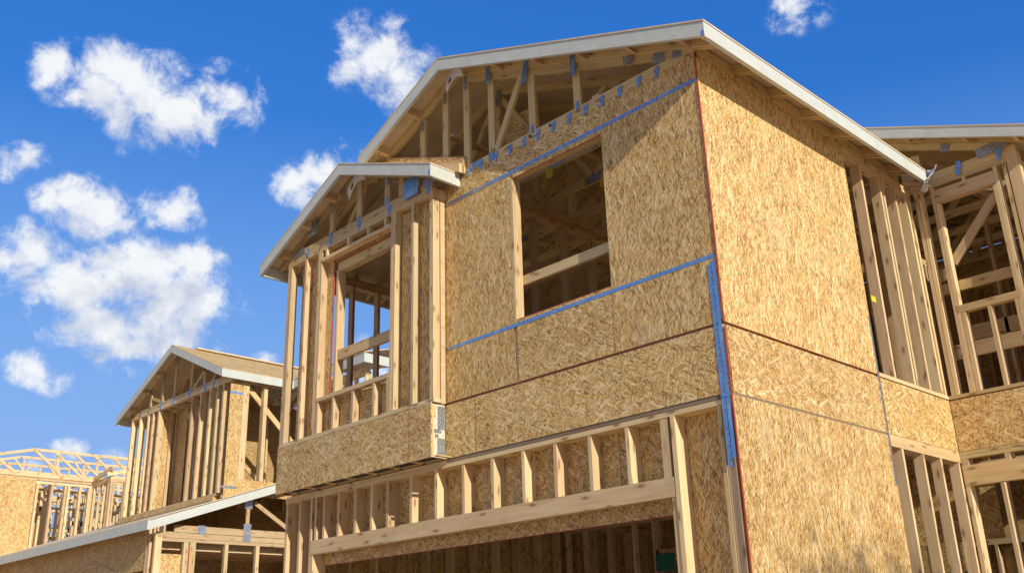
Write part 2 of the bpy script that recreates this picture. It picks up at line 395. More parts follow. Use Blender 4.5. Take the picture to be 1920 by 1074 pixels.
def stud_y(parent, x, y0, dep, z0, z1, m=None, name='stud', w=.038):       # stud in a wall that runs along X
    j = random.uniform(-.003, .003); a = random.uniform(-.004, .004)
    return MB(m or random.choice(WOODS)).box((x+j, y0, z0), (w, 0, 0), (0, dep, 0), (a, 0, z1-z0), 0, 2).build(name, parent)
def stud_x(parent, x0, y, dep, z0, z1, m=None, name='stud', w=.038):       # stud in a wall that runs along Y; x0 = outer face, goes to -X
    j = random.uniform(-.003, .003); a = random.uniform(-.004, .004)
    return MB(m or random.choice(WOODS)).box((x0-dep, y+j, z0), (dep, 0, 0), (0, w, 0), (0, a, z1-z0), 0, 2).build(name, parent)
WOODS = [M_WOOD, M_WOOD, M_WOODP]

GZ = -3.72                                                                   # ground level
SLAB = -3.45

# ------------------------------------------------------------------ ground
def ground():
    me = bpy.data.meshes.new('ground'); bm = bmesh.new()
    N = 60; S = 900.0
    rng = [math.copysign(abs(t)**2.2*S, t) for t in [(-1+2*i/N) for i in range(N+1)]]
    vs_ = [[bm.verts.new((x, y, GZ+random.uniform(-.03, .03)*(1 if abs(x)+abs(y) > 3 else .3))) for y in rng] for x in rng]
    for i in range(N):
        for j in range(N): bm.faces.new((vs_[i][j], vs_[i+1][j], vs_[i+1][j+1], vs_[i][j+1]))
    bm.to_mesh(me); bm.free()
    o = bpy.data.objects.new('ground', me); COL.objects.link(o); o['kind'] = 'structure'
    m, t, p = mat('sandy_soil'); tcn = nd(t, 'ShaderNodeTexCoord')
    n = nd(t, 'ShaderNodeTexNoise'); n.inputs['Scale'].default_value = .8; n.inputs['Detail'].default_value = 9; t.links.new(tcn.outputs['Object'], n.inputs['Vector'])
    t.links.new(ramp(t, n.outputs['Fac'], [(.3, (.5, .345, .21)), (.7, (.66, .48, .31))]), p.inputs['Base Color']); p.inputs['Roughness'].default_value = .95
    bump(t, p, n.outputs['Fac'], .6, .05)
    me.materials.append(m)
ground()

# ------------------------------------------------------------------ shared assemblies
def roof_slab(parent, x0, z0, x1, z1, y0, y1, t=.016, m=None, name='roof_deck', label=None):
    """sheathing between the line (x0,z0) and (x1,z1) (its top surface), from y0 to y1"""
    b = MB([m or M_SOF])
    b.box((x0, y0, z0-t), (x1-x0, 0, z1-z0), (0, y1-y0, 0), (0, 0, t), 0, 1)
    return b.build(name, parent, label)
def rake(parent, x0, z0, x1, z1, y, t=.038, h=.14):
    return MB(M_FAS).box((x0, y, z0-h), (x1-x0, 0, z1-z0), (0, t, 0), (0, 0, h), 0, 0).build('rake_board', parent)
def truss(parent, y, xL, xR, xr, zt, zc, webs, m=None, ch=.089, plates=True, w=.038, chx=None, plate_m=None):
    """roof truss in the plane y..y+w. zt(x) = underside of the deck. zc = bottom of the bottom chord."""
    m = m or M_WOODY
    b = MB([m])
    zl, zr_, zp = zt(xL), zt(xR), zt(xr)
    b.box((xL, y, zl-ch), (xr-xL, 0, zp-zl), (0, w, 0), (0, 0, ch), 0, 0)
    b.box((xr, y, zp-ch), (xR-xr, 0, zr_-zp), (0, w, 0), (0, 0, ch), 0, 0)
    cx0, cx1 = chx or (xL, xR)
    b.abox(cx0, cx1, y+.001, y+w-.001, zc, zc+.089)
    for (xa, za, xb, zb) in webs:
        b.beam((xa, y+w/2, za), (xb, y+w/2, zb), .034, .07 if xa != xb else .089, side=(0, 1, 0))
    o = b.build('roof_truss', parent)
    return o
def gusset(parent, x, z, w, h, y, m, ang=0.0):
    b = MB([M_PLG if m is M_GREY else M_PLB]); c, s_ = math.cos(ang), math.sin(ang)
    X = Vector((w*c, 0, w*s_)); Z = Vector((-h*s_, 0, h*c))
    b.box(Vector((x, y-.003, z))-X/2-Z/2, X, (0, .003, 0), Z, 0, 0)
    return b.build('gusset_plate', parent)
def clip(parent, x, z, y, m, s_=1.0):
    b = MB([m])
    b.abox(x-.012*s_, x+.022*s_, y-.004, y, z, z+.06*s_)
    b.abox(x-.026*s_, x+.008*s_, y-.004, y+.0005, z-.045*s_, z-.002)
    b.abox(x-.024*s_, x-.013*s_, y-.012, y, z+.012, z+.03)
    return b.build('framing_clip', parent)

# ================================================================== MAIN HOUSE
H = thing('framed_house', 'nearest and largest framed house, strand board walls with sky-tinted steel straps and projecting bay', 'house', (0, 0, GZ), 'framed houses under construction in a row')
FT = .012                     # sheathing thickness
WT = 2.42                     # top of second-floor wall
RB, RTP = -.545, -.012        # rim sheathing
# --- sheathing of the front (sunlit at a grazing angle)
def panel(name, x0, x1, z0, z1, m, g, y=0.0, red=(), parent=H, t=FT):
    b = MB([m, M_RED]); b.abox(x0+.001, x1-.001, y, y+t, z0, z1, 0, g)
    for side in red:
        if side == 'b': b.abox(x0, x1, y-.0015, y+t-.002, z0-.003, z0-.0003, 1)
        if side == 'l': b.abox(x0-.003, x0+.002, y-.001, y+t-.002, z0, z1, 1)
        if side == 'r': b.abox(x1-.003, x1+.0005, y-.0015, y+t-.002, z0, z1, 1)
        if side == 't': b.abox(x0, x1, y-.001, y+t-.002, z1+.0003, z1+.008, 1)
    return b.build(name, parent)
WX0, WX1, WZ0, WZ1 = -2.262, -1.09, .61, 2.105
fs = panel('wall_sheathing', -3.33, WX0-.0415, .012, 2.14, M_OSB, 2, red='b')
panel('wall_sheathing', WX0, WX1, .012, WZ0, M_OSBX, 0, red='bt')
panel('wall_sheathing', WX1, 0.0, .012, WT+.0, M_OSB, 2, red='b')
panel('wall_sheathing', -2.96, WX1, 2.145, WT, M_OSBX, 0)
panel('wall_sheathing', WX0+.001, WX1-.001, WZ1, 2.142, M_OSBX, 0, red='b')
panel('wall_sheathing', -3.33, -2.963, 2.145, WT-.03, M_OSB, 2)
abox('wall_sheathing', H, M_RED, WX1-.003, WX1-.0005, -.0012, .004, .02, .57)
# rim of the front wall
panel('rim_sheathing', -3.325, -2.87, RB, RTP, M_OSBX, 0, red='r')
panel('rim_sheathing', -2.868, -.012, RB, RTP, M_OSBX, 0)
abox('rim_joist', H, M_WOODG, -6.1, -.02, .014, .05, -.6, .01)
abox('mud_sill', H, M_WOODG, -3.3, -.13, .006, .15, -.582, -.55)
# --- front: red corner bead
abox('corner_seal', H, M_RED, -.006, .006, -.007, .006, .01, WT+.02)
abox('corner_seal', H, M_RED, -.004, .006, -.006, .006, RB, -.03)
abox('corner_seal', H, M_RED, -.004, .006, -.006, .006, GZ+.3, RB-.02)
# --- right side sheathing (faces the sun)
def rpanel(name, y0, y1, z0, z1, m, g, red=(), parent=H):
    b = MB([m, M_RED]); b.abox(-FT, 0, y0+.001, y1-.001, z0, z1, 0, g)
    for s_ in red:
        if s_ == 'b': b.abox(-FT+.002, .0015, y0, y1, z0-.003, z0-.0003, 1)
        if s_ == 'rr': b.abox(-FT+.002, .001, y1-.004, y1+.001, z0, z1, 1)
    return b.build(name, parent)
rpanel('wall_sheathing', .012, 1.24, .012, WT+.03, M_OSB, 2, red='b')
rpanel('wall_sheathing', 1.242, 2.52, .012, WT+.03, M_OSB, 2, red='b')
rpanel('rim_sheathing', .03, 2.52, RB, RTP-.004, M_OSBX, 1)
rpanel('rim_sheathing', 2.53, 4.048, RB, RTP-.004, M_OSBX, 1)
rpanel('wall_sheathing', .012, 1.24, GZ+.25, RB-.02, M_OSB, 2)
rpanel('wall_sheathing', 1.242, 2.53, GZ+.25, RB-.02, M_OSB, 2, red=['rr'])
abox('sill_plank', H, M_WOODG, -.1, -.004, .02, 2.5, RB-.019, RB-.001)
# --- long steel strap over the floor line on the right wall
MB([M_GREY]).abox(0, .003, 2.49, 2.52, -1.02, .58).build('steel_strap', H)
# --- horizontal straps on the front, sky reflection painted in as blue
MB([M_BLUE]).abox(-2.62, -.02, -.003, -.0003, 2.158, 2.191).build('steel_strap', H)
MB([M_GREY]).abox(-3.3, -2.621, -.003, -.0003, 2.158, 2.191).build('steel_strap', H)  # grey copy paints the sunlit part of the upper strap
MB([M_BLUE]).abox(-3.22, -.02, -.003, -.0003, .548, .581).build('steel_strap', H)
MB([M_GREY]).abox(-3.34, -3.221, -.003, -.0003, .548, .581).build('steel_strap', H)
# nail heads along the panel edges
rn = random.Random(5)
def nail_rows(parent, ax, rows):
    b = MB([M_DARK])
    for (u0, v0, u1, v1) in rows:
        L_ = math.hypot(u1-u0, v1-v0); n = int(L_/.15)
        for i in range(n+1):
            t_ = i/max(n, 1); u = u0+(u1-u0)*t_+rn.uniform(-.006, .006); v = v0+(v1-v0)*t_+rn.uniform(-.006, .006); q = rn.uniform(.0028, .0045)
            if ax == 'x': b.abox(.0001, .0008, u-q, u+q, v-q, v+q)
            else: b.abox(u-q, u+q, -.0008, -.0001, v-q, v+q)
    return b.build('nail_heads', parent, kind='stuff')
nail_rows(H, 'x', [(.03, .05, .03, 2.4), (1.21, .05, 1.21, 2.4), (1.27, .05, 1.27, 2.4), (.42, .1, .42, 2.35), (.83, .1, .83, 2.35), (1.65, .1, 1.65, 2.35), (2.05, .1, 2.05, 2.35),
    (.05, .035, 2.47, .035), (.05, -.04, 4.0, -.04), (.05, -.52, 4.0, -.52), (.05, -.6, 2.47, -.6), (.03, -.6, .03, -3.2), (1.21, -.6, 1.21, -3.2), (1.27, -.6, 1.27, -3.2), (.42, -.7, .42, -3.2), (.83, -.7, .83, -3.2), (1.65, -.7, 1.65, -3.2), (2.05, -.7, 2.05, -3.2), (2.47, -.7, 2.47, -3.2), (2.56, -.05, 2.56, -.5)])
nail_rows(H, 'y', [(-3.28, .05, -3.28, 2.1), (-2.34, .05, -2.34, 2.1), (-2.88, .05, -2.88, 2.1), (-1.06, .2, -1.06, 2.1), (-.65, .05, -.65, 2.35), (-.25, .05, -.25, 2.35), (-.13, .6, -.13, 2.1),
    (-3.28, -.04, -.15, -.04), (-3.28, -.515, -.15, -.515), (-2.84, -.04, -2.84, -.5), (-2.89, -.04, -2.89, -.5), (-2.9, 2.39, -.1, 2.39), (-2.2, .05, -1.15, .05), (-1.05, .05, -.1, .05)])
# panel seams
for x0 in (-2.262, ): MB([M_DARK]).abox(x0-.0422, x0-.0402, -.0006, .002, .02, .6).build('panel_seam', H)
# --- hold-down straps at the corner, in the sky-tinted blue
b = MB([M_BLUE]); b.abox(-.092, -.060, -.0045, -.001, -1.1, .5); b.abox(-.052, -.020, -.0045, -.001, -1.04, .53); b.abox(-.093, -.019, -.007, -.005, -.575, -.55)
b.build('hold_down_strap', H)

# --- second floor front wall framing behind the sheathing
fw2 = MB([M_WOOD]); fw2.abox(-3.3, -.02, .0135, .1, .012, .05); fw2.abox(-3.3, -.02, .0135, .1, WT-.08, WT-.041); fw2.abox(-3.3, -.02, .0135, .1, WT-.04, WT-.001)
fw2 = fw2.frame('wall_frame', H)
for x in (-2.9, -2.5, -2.302, -1.085, -1.04, -.65, -.25, -.06): stud_y(fw2, x, .0135, .089, .05, WT-.08)
stud_y(fw2, WX0-.041, .0, .1, WZ0-.03, WZ1, M_WOOD, 'window_jamb')
abox('window_header', fw2, M_WOODY, WX0-.0, WX1, .0135, .1, WZ1+.004, WT-.081)
abox('window_sill', fw2, M_WOOD, WX0, WX1, .0135, .1, WZ0-.045, WZ0-.007)
abox('guard_rail', H, M_WOOD, WX0+.0, WX1+.1, .102, .14, .99, 1.085)

# --- garage front framing (first floor)
gf = MB([M_WOOD, M_WOODG])
gf.abox(-6.22, -.014, .008, .15, -.625, -.587)           # top plate
gf.abox(-6.22, -2.9, .009, .15, -.585, -.552); gf.abox(-2.895, -.13, .0105, .15, -.586, -.5825)
gf = gf.frame('wall_frame', H)
HZ0, HZ1 = -1.245, -1.095
for x in (-6.21, -5.93): stud_y(gf, x, .012, .14, SLAB, -.625)
stud_y(gf, -5.695, .012, .14, SLAB, -.625)
stud_y(gf, -5.655, .013, .14, SLAB, HZ0, name='jack_stud')
for x in (-5.60, -5.44, -5.16, -4.85, -4.555, -4.28, -3.89, -3.5, -3.09, -2.69, -2.275, -1.88, -1.475, -1.06):
    stud_y(gf, x, .012, .14, HZ1, -.625, name='cripple_stud')
stud_y(gf, -.70, .012, .14, HZ1, -.625, name='cripple_stud'); stud_y(gf, -.66, .013, .14, HZ1, -.625, name='cripple_stud')
stud_y(gf, -.60, .006, .146, SLAB, -.625, M_WOOD, w=.042)
stud_y(gf, -.645, .013, .14, SLAB, HZ0, M_WOODY, 'jack_stud', w=.044)
MB(M_WOOD).abox(-5.66, -.605, .008, .1, HZ0, HZ1).build('garage_header', gf)
for x in (-.152, ): stud_y(gf, x, .012, .14, SLAB, -.625, M_WOODY, w=.036)
for k, x in enumerate((-.112, -.074)): stud_y(gf, x, .016+.002*k, .14, SLAB, -.625)
# inner shear sheathing
b = MB([M_OSBX, M_RED]); b.abox(-6.2, -1.25, .153, .164, -1.36, -.6, 0, 0); b.abox(-1.248, -.61, .153, .164, -1.36, -.6, 0, 0)
b.abox(-1.2505, -1.2475, .151, .154, -1.36, -.6, 1); b.abox(-5.6, -.64, .153, .166, -1.366, -1.3605, 1)
b.build('inner_sheathing', H)
panel('inner_sheathing', -.605, -.01, SLAB, -.6, M_OSB, 2, y=.153)
panel('inner_sheathing', -6.2, -5.58, SLAB, -1.362, M_OSB, 2, y=.153)

# --- bay window
BY = -.19; BX0, BX1 = -6.13, -3.31
bay = MB([M_WOOD, M_OSBX, M_BLACK, M_WOODY])
bay.abox(BX0, BX1+.03, BY+.012, BY+.101, -.0, .038)                              # bottom plate
bay.abox(BX0, BX1, BY-.002, BY+.011, -.012, .0005)                                    # sheathing lip
bay.abox(BX0, BX1+.005, BY+.012, BY+.101, 2.305, 2.342); bay.abox(BX0, BX1+.005, BY+.0135, BY+.101, 2.268, 2.303)
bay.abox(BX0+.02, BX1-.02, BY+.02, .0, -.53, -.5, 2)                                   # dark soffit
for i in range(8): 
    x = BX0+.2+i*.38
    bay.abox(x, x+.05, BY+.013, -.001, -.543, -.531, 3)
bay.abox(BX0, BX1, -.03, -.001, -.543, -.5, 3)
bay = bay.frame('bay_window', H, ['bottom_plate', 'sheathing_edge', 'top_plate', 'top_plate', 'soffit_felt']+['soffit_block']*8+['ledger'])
b = MB([M_OSBX, M_RED]); b.abox(BX0, -3.66, BY, BY+FT, RB+.002, -.014, 0, 0); b.abox(-3.658, BX1, BY, BY+FT, RB+.002, -.014, 0, 0)
b.abox(-3.6605, -3.6575, BY-.0012, BY+.002, RB+.004, -.016, 1); b.abox(BX0-.003, BX0, BY+.001, BY+FT, RB, -.02, 1)
b.build('rim_sheathing', bay)
abox('bay_side_rim', bay, M_OSBX, BX0+.001, BX0+.013, BY+.013, .0, RB+.002, -.014)
b = MB([M_LVL, M_GREY, M_WOODY]); b.abox(BX1-.02, BX1, BY+.013, -.012, RB+.006, -.014, 0)
b.abox(BX1, BX1+.004, BY+.085, -.013, -.26, -.03, 1); b.abox(BX1, BX1+.004, BY+.08, -.013, -.53, -.35, 1); b.abox(BX1, BX1+.003, BY+.04, -.06, -.3, -.262, 1)
b.abox(BX1, BX1+.006, BY+.013, BY+.035, RB+.02, -.02, 2); b.abox(BX1, BX1+.012, BY+.036, BY+.06, -.14, -.02, 2); b.abox(BX1, BX1+.004, BY+.05, BY+.09, -.345, -.31, 1)
b.build('bay_end_cap', bay)
BS0, BS1 = .038, 2.268
def bst(x, z0=BS0, z1=BS1, m=None, name='stud', dy=0.0): stud_y(bay, x, BY+.012+dy, .089, z0, z1, m, name)
for x in (-6.125, -6.083): bst(x)
bst(-5.74); bst(-5.455); bst(-5.415, dy=.002)
bst(-4.015); bst(-3.975, dy=.002); bst(-3.65)
MB(M_WOOD).abox(-3.31, -3.29, BY+.012, BY+.1, BS0, BS1).build('stud', bay)
MB(M_WOOD).abox(-3.345, -3.311, BY+.012, BY+.1, BS0, BS1).build('stud', bay)
MB(M_WOODP).box((-3.31, BY+.115, .0), (.018, 0, 0), (0, .06, 0), (0, 0, 2.25)).build('stud', bay)
# side return of the bay, right
abox('bay_side_plate', bay, M_WOOD, -3.4, -3.29, BY+.103, -.001, 2.23, 2.335)
# knee wall under the bay window
abox('window_sill', bay, M_WOODP, -5.375, -4.02, BY+.008, BY+.10, .405, .443)
abox('window_sill', bay, M_WOOD, -5.3, -4.02, BY+.06, BY+.15, .445, .475)
for x in (-5.372, -5.06, -4.69, -4.30): bst(x, BS0, .405, None, 'cripple_stud')
bst(-4.06, BS0, .405, M_WOODY, 'cripple_stud')
# header over the bay window
abox('window_header', bay, M_WOODP, -5.375, -4.02, BY+.006, BY+.1, 2.125, 2.165)
for x in (-5.3, -4.86, -4.47, -4.14): bst(x, 2.166, BS1, M_WOOD, 'cripple_stud')
b = MB([M_OSBD, M_RED]); b.abox(-5.3, -3.95, BY+.115, BY+.127, 2.095, 2.27, 0); b.abox(-5.3, -3.95, BY+.112, BY+.129, 2.087, 2.0945, 1)
b.build('inner_sheathing', bay)
abox('window_header', bay, M_WOODY, -5.2, -3.93, BY+.13, BY+.22, 1.975, 2.085)
# inner jambs and sheathing behind the bay studs
b = MB([M_OSB, M_RED]); b.abox(-5.93, -5.24, BY+.103, BY+.114, .04, 2.26, 0, 2); b.abox(-5.243, -5.236, BY+.101, BY+.115, .04, 2.26, 1)
b.build('inner_sheathing', bay)
MB([M_OSB]).abox(-3.93, -3.34, BY+.103, BY+.114, .04, 2.26, 0, 2).build('inner_sheathing', bay)
MB([M_OSB]).abox(-5.24, -4.0, BY+.103, BY+.114, .04, .4, 0, 0).build('inner_sheathing', bay)
MB(M_WOOD).abox(-5.205, -5.165, BY+.115, BY+.22, .47, 1.98).build('window_jamb', bay)
MB(M_WOODP).abox(-3.97, -3.93, BY+.115, BY+.22, .44, 1.98).build('window_jamb', bay)
abox('guard_rail', bay, M_WOODY, -5.16, -3.97, BY+.135, BY+.175, .875, .995)

# ------------------------------------------------------------------ main roof
XR, ZR, ML, MR = -3.06, 3.772, .44, .391        # ridge x, ridge z (top of deck), slopes left / right
EX = .31                                       # right eave
def ztop(x): return ZR-(x-XR)*MR if x > XR else ZR+(x-XR)*ML
RY0, RY1 = -.30, 3.79
roof_slab(H, XR, ZR+.006, EX+.006, ztop(EX)+.006, RY0-.006, RY1)
MB(M_SOF).box((-6.42, .3, ztop(-6.42)-.01), (XR+6.42, 0, ZR-ztop(-6.42)), (0, RY1-.3, 0), (0, 0, .016)).build('roof_deck', H)
MB(M_SOF).box((-4.52, RY0-.006, ztop(-4.52)-.01), (XR+4.52, 0, ZR-ztop(-4.52)), (0, .606, 0), (0, 0, .016)).build('roof_deck', H)
# rear part of the main roof (seen only from other places and from below)
MB(M_SOF).box((-6.42, RY1, ztop(-6.42)-.01), (XR+6.42, 0, ZR-ztop(-6.42)), (0, 4, 0), (0, 0, .016)).build('roof_deck', H)
MB(M_SOF).box((XR, RY1, ZR-.01), (2.2, 0, -2.2*MR), (0, 4, 0), (0, 0, .016)).build('roof_deck', H)
FH = .138
rake(H, XR, ztop(XR)-.011, EX, ztop(EX)-.011, RY0, h=FH)
rake(H, -4.5, ztop(-4.5)-.011, XR, ztop(XR)-.011, RY0, h=FH)
for _a, _b in ((RY0+.0395, 1.62), (1.6225, RY1)): MB(M_FAS).abox(EX-.038, EX+.0, _a, _b, ztop(EX)-.011-FH, ztop(EX)-.012, grain=1).build('fascia_board', H)
MB([M_WOODY]).abox(EX-.038, EX+.0, RY0+.0005, RY0+.0385, ztop(EX)-.021-FH, ztop(EX)-.0115-FH, grain=1).build('fascia_end', H)
b = MB(M_BLUE); b.abox(EX-.03, EX-.004, RY0-.002, RY0-.0003, ztop(EX)-FH, ztop(EX)-FH+.05); b.build('paint_patch', H)
# lookouts of the front overhang, flush under the deck
def zu(x): return ztop(x)-.0125
for x in (-4.28, -3.72, -2.35, -1.78, -1.2, -.62, -.05):
    s_ = ML if x < XR else -MR
    MB(M_WOODP).box((x, RY0+.04, zu(x)-.089), (.04, 0, .04*s_), (0, .262, 0), (0, 0, .087)).build('lookout', H)
# second barge member tight behind the overhang
b = MB(M_WOODY)
b.box((XR, -.03, zu(XR)-.088), (EX-.05-XR, 0, -(EX-.05-XR)*MR), (0, .028, 0), (0, 0, .086)); b.box((-4.5, -.03, zu(-4.5)-.088), (XR+4.5, 0, (XR+4.5)*ML), (0, .028, 0), (0, 0, .086))
b.build('barge_rafter', H)
# truss tails and blocking along the right eave
for k in range(7):
    y = .0+.6*k
    x0, x1 = -.15, EX-.04
    MB(M_WOODY).box((x0, y, zu(x0)-.095), (x1-x0, 0, -(x1-x0)*MR), (0, .038, 0), (0, 0, .093)).build('truss_tail', H)
for k in range(7):
    y0, y1 = .04+.6*k, .598+.6*k
    if k == 6: y1 = RY1
    MB(M_WOODY).abox(-.035, .006, y0, y1, WT+.024 if y1 < 2.6 else WT+.001, WT+.128).build('eave_blocking', H)
# gable truss (front) with webs at measured places
V = lambda x: (x, WT+.09, x, zu(x)-.09)
webs0 = [V(-3.69), V(-3.29), V(-2.94), V(-2.55), V(-1.955), V(-1.35), (-2.5, WT+.08, -2.06, zu(-2.03)-.06)]
g0 = truss(H, 0.0, -4.6, EX-.25, XR, zu, WT, webs0, chx=(-3.0, -.03), w=.036)
b = MB(M_WOODY); b.box((-.75, -.004, zu(-.75)-.175), (.75, 0, -.75*MR+.01), (0, .036, 0), (0, 0, .085)); b.box((XR+.1, -.004, zu(XR+.1)-.178), (2.2, 0, -2.2*MR), (0, .034, 0), (0, 0, .086)); b.build('top_chord', g0)
for x, z, w_, h_, m, a in [(-3.69, zu(-3.69)-.17, .05, .13, M_GREY, 0), (-3.29, zu(-3.29)-.16, .05, .15, M_GREY, 0), (-2.94, zu(-2.94)-.17, .05, .2, M_GREY, 0), (-2.55, zu(-2.55)-.14, .055, .2, M_BLUE, 0),
      (-2.0, zu(-2.0)-.15, .065, .25, M_BLUE, -.25), (-1.35, zu(-1.35)-.13, .06, .24, M_BLUE, 0), (-.68, zu(-.68)-.14, .09, .07, M_GREY, -.3), (-.36, zu(-.36)-.13, .13, .13, M_GREY, -.2),
      (-.17, zu(-.17)-.11, .1, .1, M_GREY, -.2), (-2.55, WT+.045, .08, .085, M_BLUE, 0), (-2.78, WT+.045, .14, .07, M_BLUE, 0), (-1.955, WT+.11, .035, .09, M_BLUE, 0), (-1.35, WT+.1, .035, .09, M_BLUE, 0), (-2.98, WT+.08, .035, .1, M_GREY, 0)]:
    gusset(g0, x, z, w_, h_, -.0045 if z < 2.6 or x < -2.9 else -.035, m, a)
for x in (-2.90, -2.71, -2.485, -2.27, -2.07, -1.875, -1.665, -1.455, -1.24, -1.04, -.82, -.6, -.4): clip(g0, x, WT+.005, -.006, M_BLUE)
b = MB(M_YEL); b.abox(-2.95+.06, -2.78, -.006, -.002, WT+.03, WT+.065); b.build('tag', g0)
# dark bolts on the chord
b = MB(M_DARK)
for x in (-2.3, -2.0, -1.72): b.abox(x, x+.02, -.012, -.001, WT+.03, WT+.055)
b.build('bolt', g0)
# trusses behind
for k in range(1, 7):
    y = .585*k
    wb = [(-5.3, WT+.06, -4.6, zu(-4.6)-.06), (-4.6, zu(-4.6)-.06, -3.9, WT+.06), (-3.9, WT+.06, XR, ZR-.1), (XR, ZR-.1, -2.2, WT+.06), (-2.2, WT+.06, -1.45, zu(-1.45)-.06), (-1.45, zu(-1.45)-.06, -.8, WT+.06), V(XR)]
    tr = truss(H, y, -6.4, EX-.06, XR, zu, WT-.01, wb, chx=(-6.12, -.02))
    if k in (1, 2, 3):
        for x in (-2.2, -3.9, -.8): gusset(tr, x, WT+.035, .22, .09, y, M_GREY)
        gusset(tr, XR, ZR-.16, .16, .2, y, M_GREY)
# draft-stop sheet in the attic, catching light
abox('attic_sheathing', H, M_OSB, -3.05, -2.45, .62, .632, WT+.05, 3.3, grain=0)
# attic lateral braces
for x, z in ((-3.3, 3.0), (-2.0, 2.53), (-1.2, 2.53)): abox('attic_brace', H, M_WOODP, x, x+.089, .04, 3.4, z, z+.037)

# ------------------------------------------------------------------ bay roof
BR, BZ, BML, BMR = -4.73, 3.11, .457, .393
BEL, BER = -6.42, -3.05; BF = -.41
def zb(x): return BZ-(x-BR)*BMR if x > BR else BZ+(x-BR)*BML
bay_roof = MB(M_SOF)
bay_roof.box((BR, BF-.006, BZ-.008), (BER-BR+.006, 0, -(BER-BR+.006)*BMR), (0, .402, 0), (0, 0, .014)); bay_roof.box((BEL-.006, BF-.006, zb(BEL-.006)-.008), (BR-BEL+.006, 0, (BR-BEL+.006)*BML), (0, 1.3, 0), (0, 0, .014))
bay_roof.box((BR+.002, BF+.397, BZ-.0085), (.3, 0, -.3*BMR), (0, .33, 0), (0, 0, .013))
bay_roof = bay_roof.build('bay_roof', H)
rake(bay_roof, BR, zb(BR)-.009, BER, zb(BER)-.009, BF, h=.135); rake(bay_roof, BEL, zb(BEL)-.009, BR, zb(BR)-.009, BF, h=.135)
MB(M_FAS).abox(BER-.038, BER, BF+.0385, -.002, zb(BER)-.144, zb(BER)-.0095, grain=1).build('fascia_board', bay_roof)
MB(M_FAS).abox(BEL, BEL+.038, BF+.0385, 4.5, zb(BEL)-.144, zb(BEL)-.0095, grain=1).build('fascia_board', bay_roof)
b = MB(M_BLUE); b.abox(BER-.03, BER-.006, BF-.002, BF-.0003, zb(BER)-.13, zb(BER)-.07); b.build('paint_patch', bay_roof)
def zbu(x): return zb(x)-.0095
BTY = BY+.012
for x in (-6.12, -5.62, -5.15):
    MB(M_WOODP).box((x, BF+.039, zbu(x)-.089), (.04, 0, .04*BML), (0, BTY-BF-.041, 0), (0, 0, .087)).build('lookout', bay_roof)
BC = 2.342
VB = lambda x: (x, BC+.08, x, zbu(x)-.085)
bt = truss(bay_roof, BTY, BEL+.09, BER-.16, BR, zbu, BC, [VB(-5.2), VB(-4.64), VB(-4.1), VB(-3.84)], chx=(BX0, BX1-.0), w=.036)
b = MB(M_WOODY); b.box((BR, BTY-.034, zbu(BR)-.088), (BER-.04-BR, 0, -(BER-.04-BR)*BMR), (0, .03, 0), (0, 0, .086)); b.build('barge_rafter', bay_roof)
for x, z, w_, h_, m, a in [(-5.56, zbu(-5.56)-.1, .2, .22, M_GREY, .1), (-5.88, BC+.055, .24, .1, M_GREY, .12), (-5.2, zbu(-5.2)-.13, .045, .11, M_GREY, 0), (-4.98, zbu(-4.98)-.06, .1, .07, M_GREY, .4), (-4.64, BC+.07, .045, .12, M_BLUE, 0), (-5.2, BC+.05, .045, .12, M_BLUE, 0),
      (-4.1, BC+.11, .045, .13, M_BLUE, 0), (-4.08, zbu(-4.08)-.12, .045, .14, M_BLUE, 0), (-3.62, BC+.105, .25, .23, M_BLUE, 0), (-3.35, BC+.105, .22, .12, M_GREY, .1), (-4.38, zbu(-4.38)-.06, .08, .06, M_GREY, -.3)]:
    gusset(bt, x, z, w_, h_, BTY-.001 if h_ < .2 else BTY-.036, m, a)
for x in (-5.2, -4.62, -4.04, -3.36, -5.68): clip(bt, x, BC-.01, BTY-.002, M_BLUE, 1.1)
# second truss of the bay just behind
truss(bay_roof, .02, -6.3, -4.55, BR, zbu, BC+.02, [(-5.9, BC+.05, -5.3, zbu(-5.3)-.05), (-5.3, BC+.05, -4.8, zbu(-4.8)-.08)], chx=(-6.1, -3.4))
# stub of built-up framing above the bay roof's right slope
b = MB([M_OSB]); b.box((-4.42, -.036, zb(-4.42)+.01), (1.47, 0, -1.47*BMR), (0, .03, 0), (0, 0, .19), 0, 0); b.build('overbuild_sheathing', bay_roof)
b = MB([M_WOODP]); b.box((-4.5, -.085, zb(-4.5)+.008), (1.53, 0, -1.53*BMR), (0, .045, 0), (0, 0, .105), 0, 0); b.build('overbuild_rafter', bay_roof)

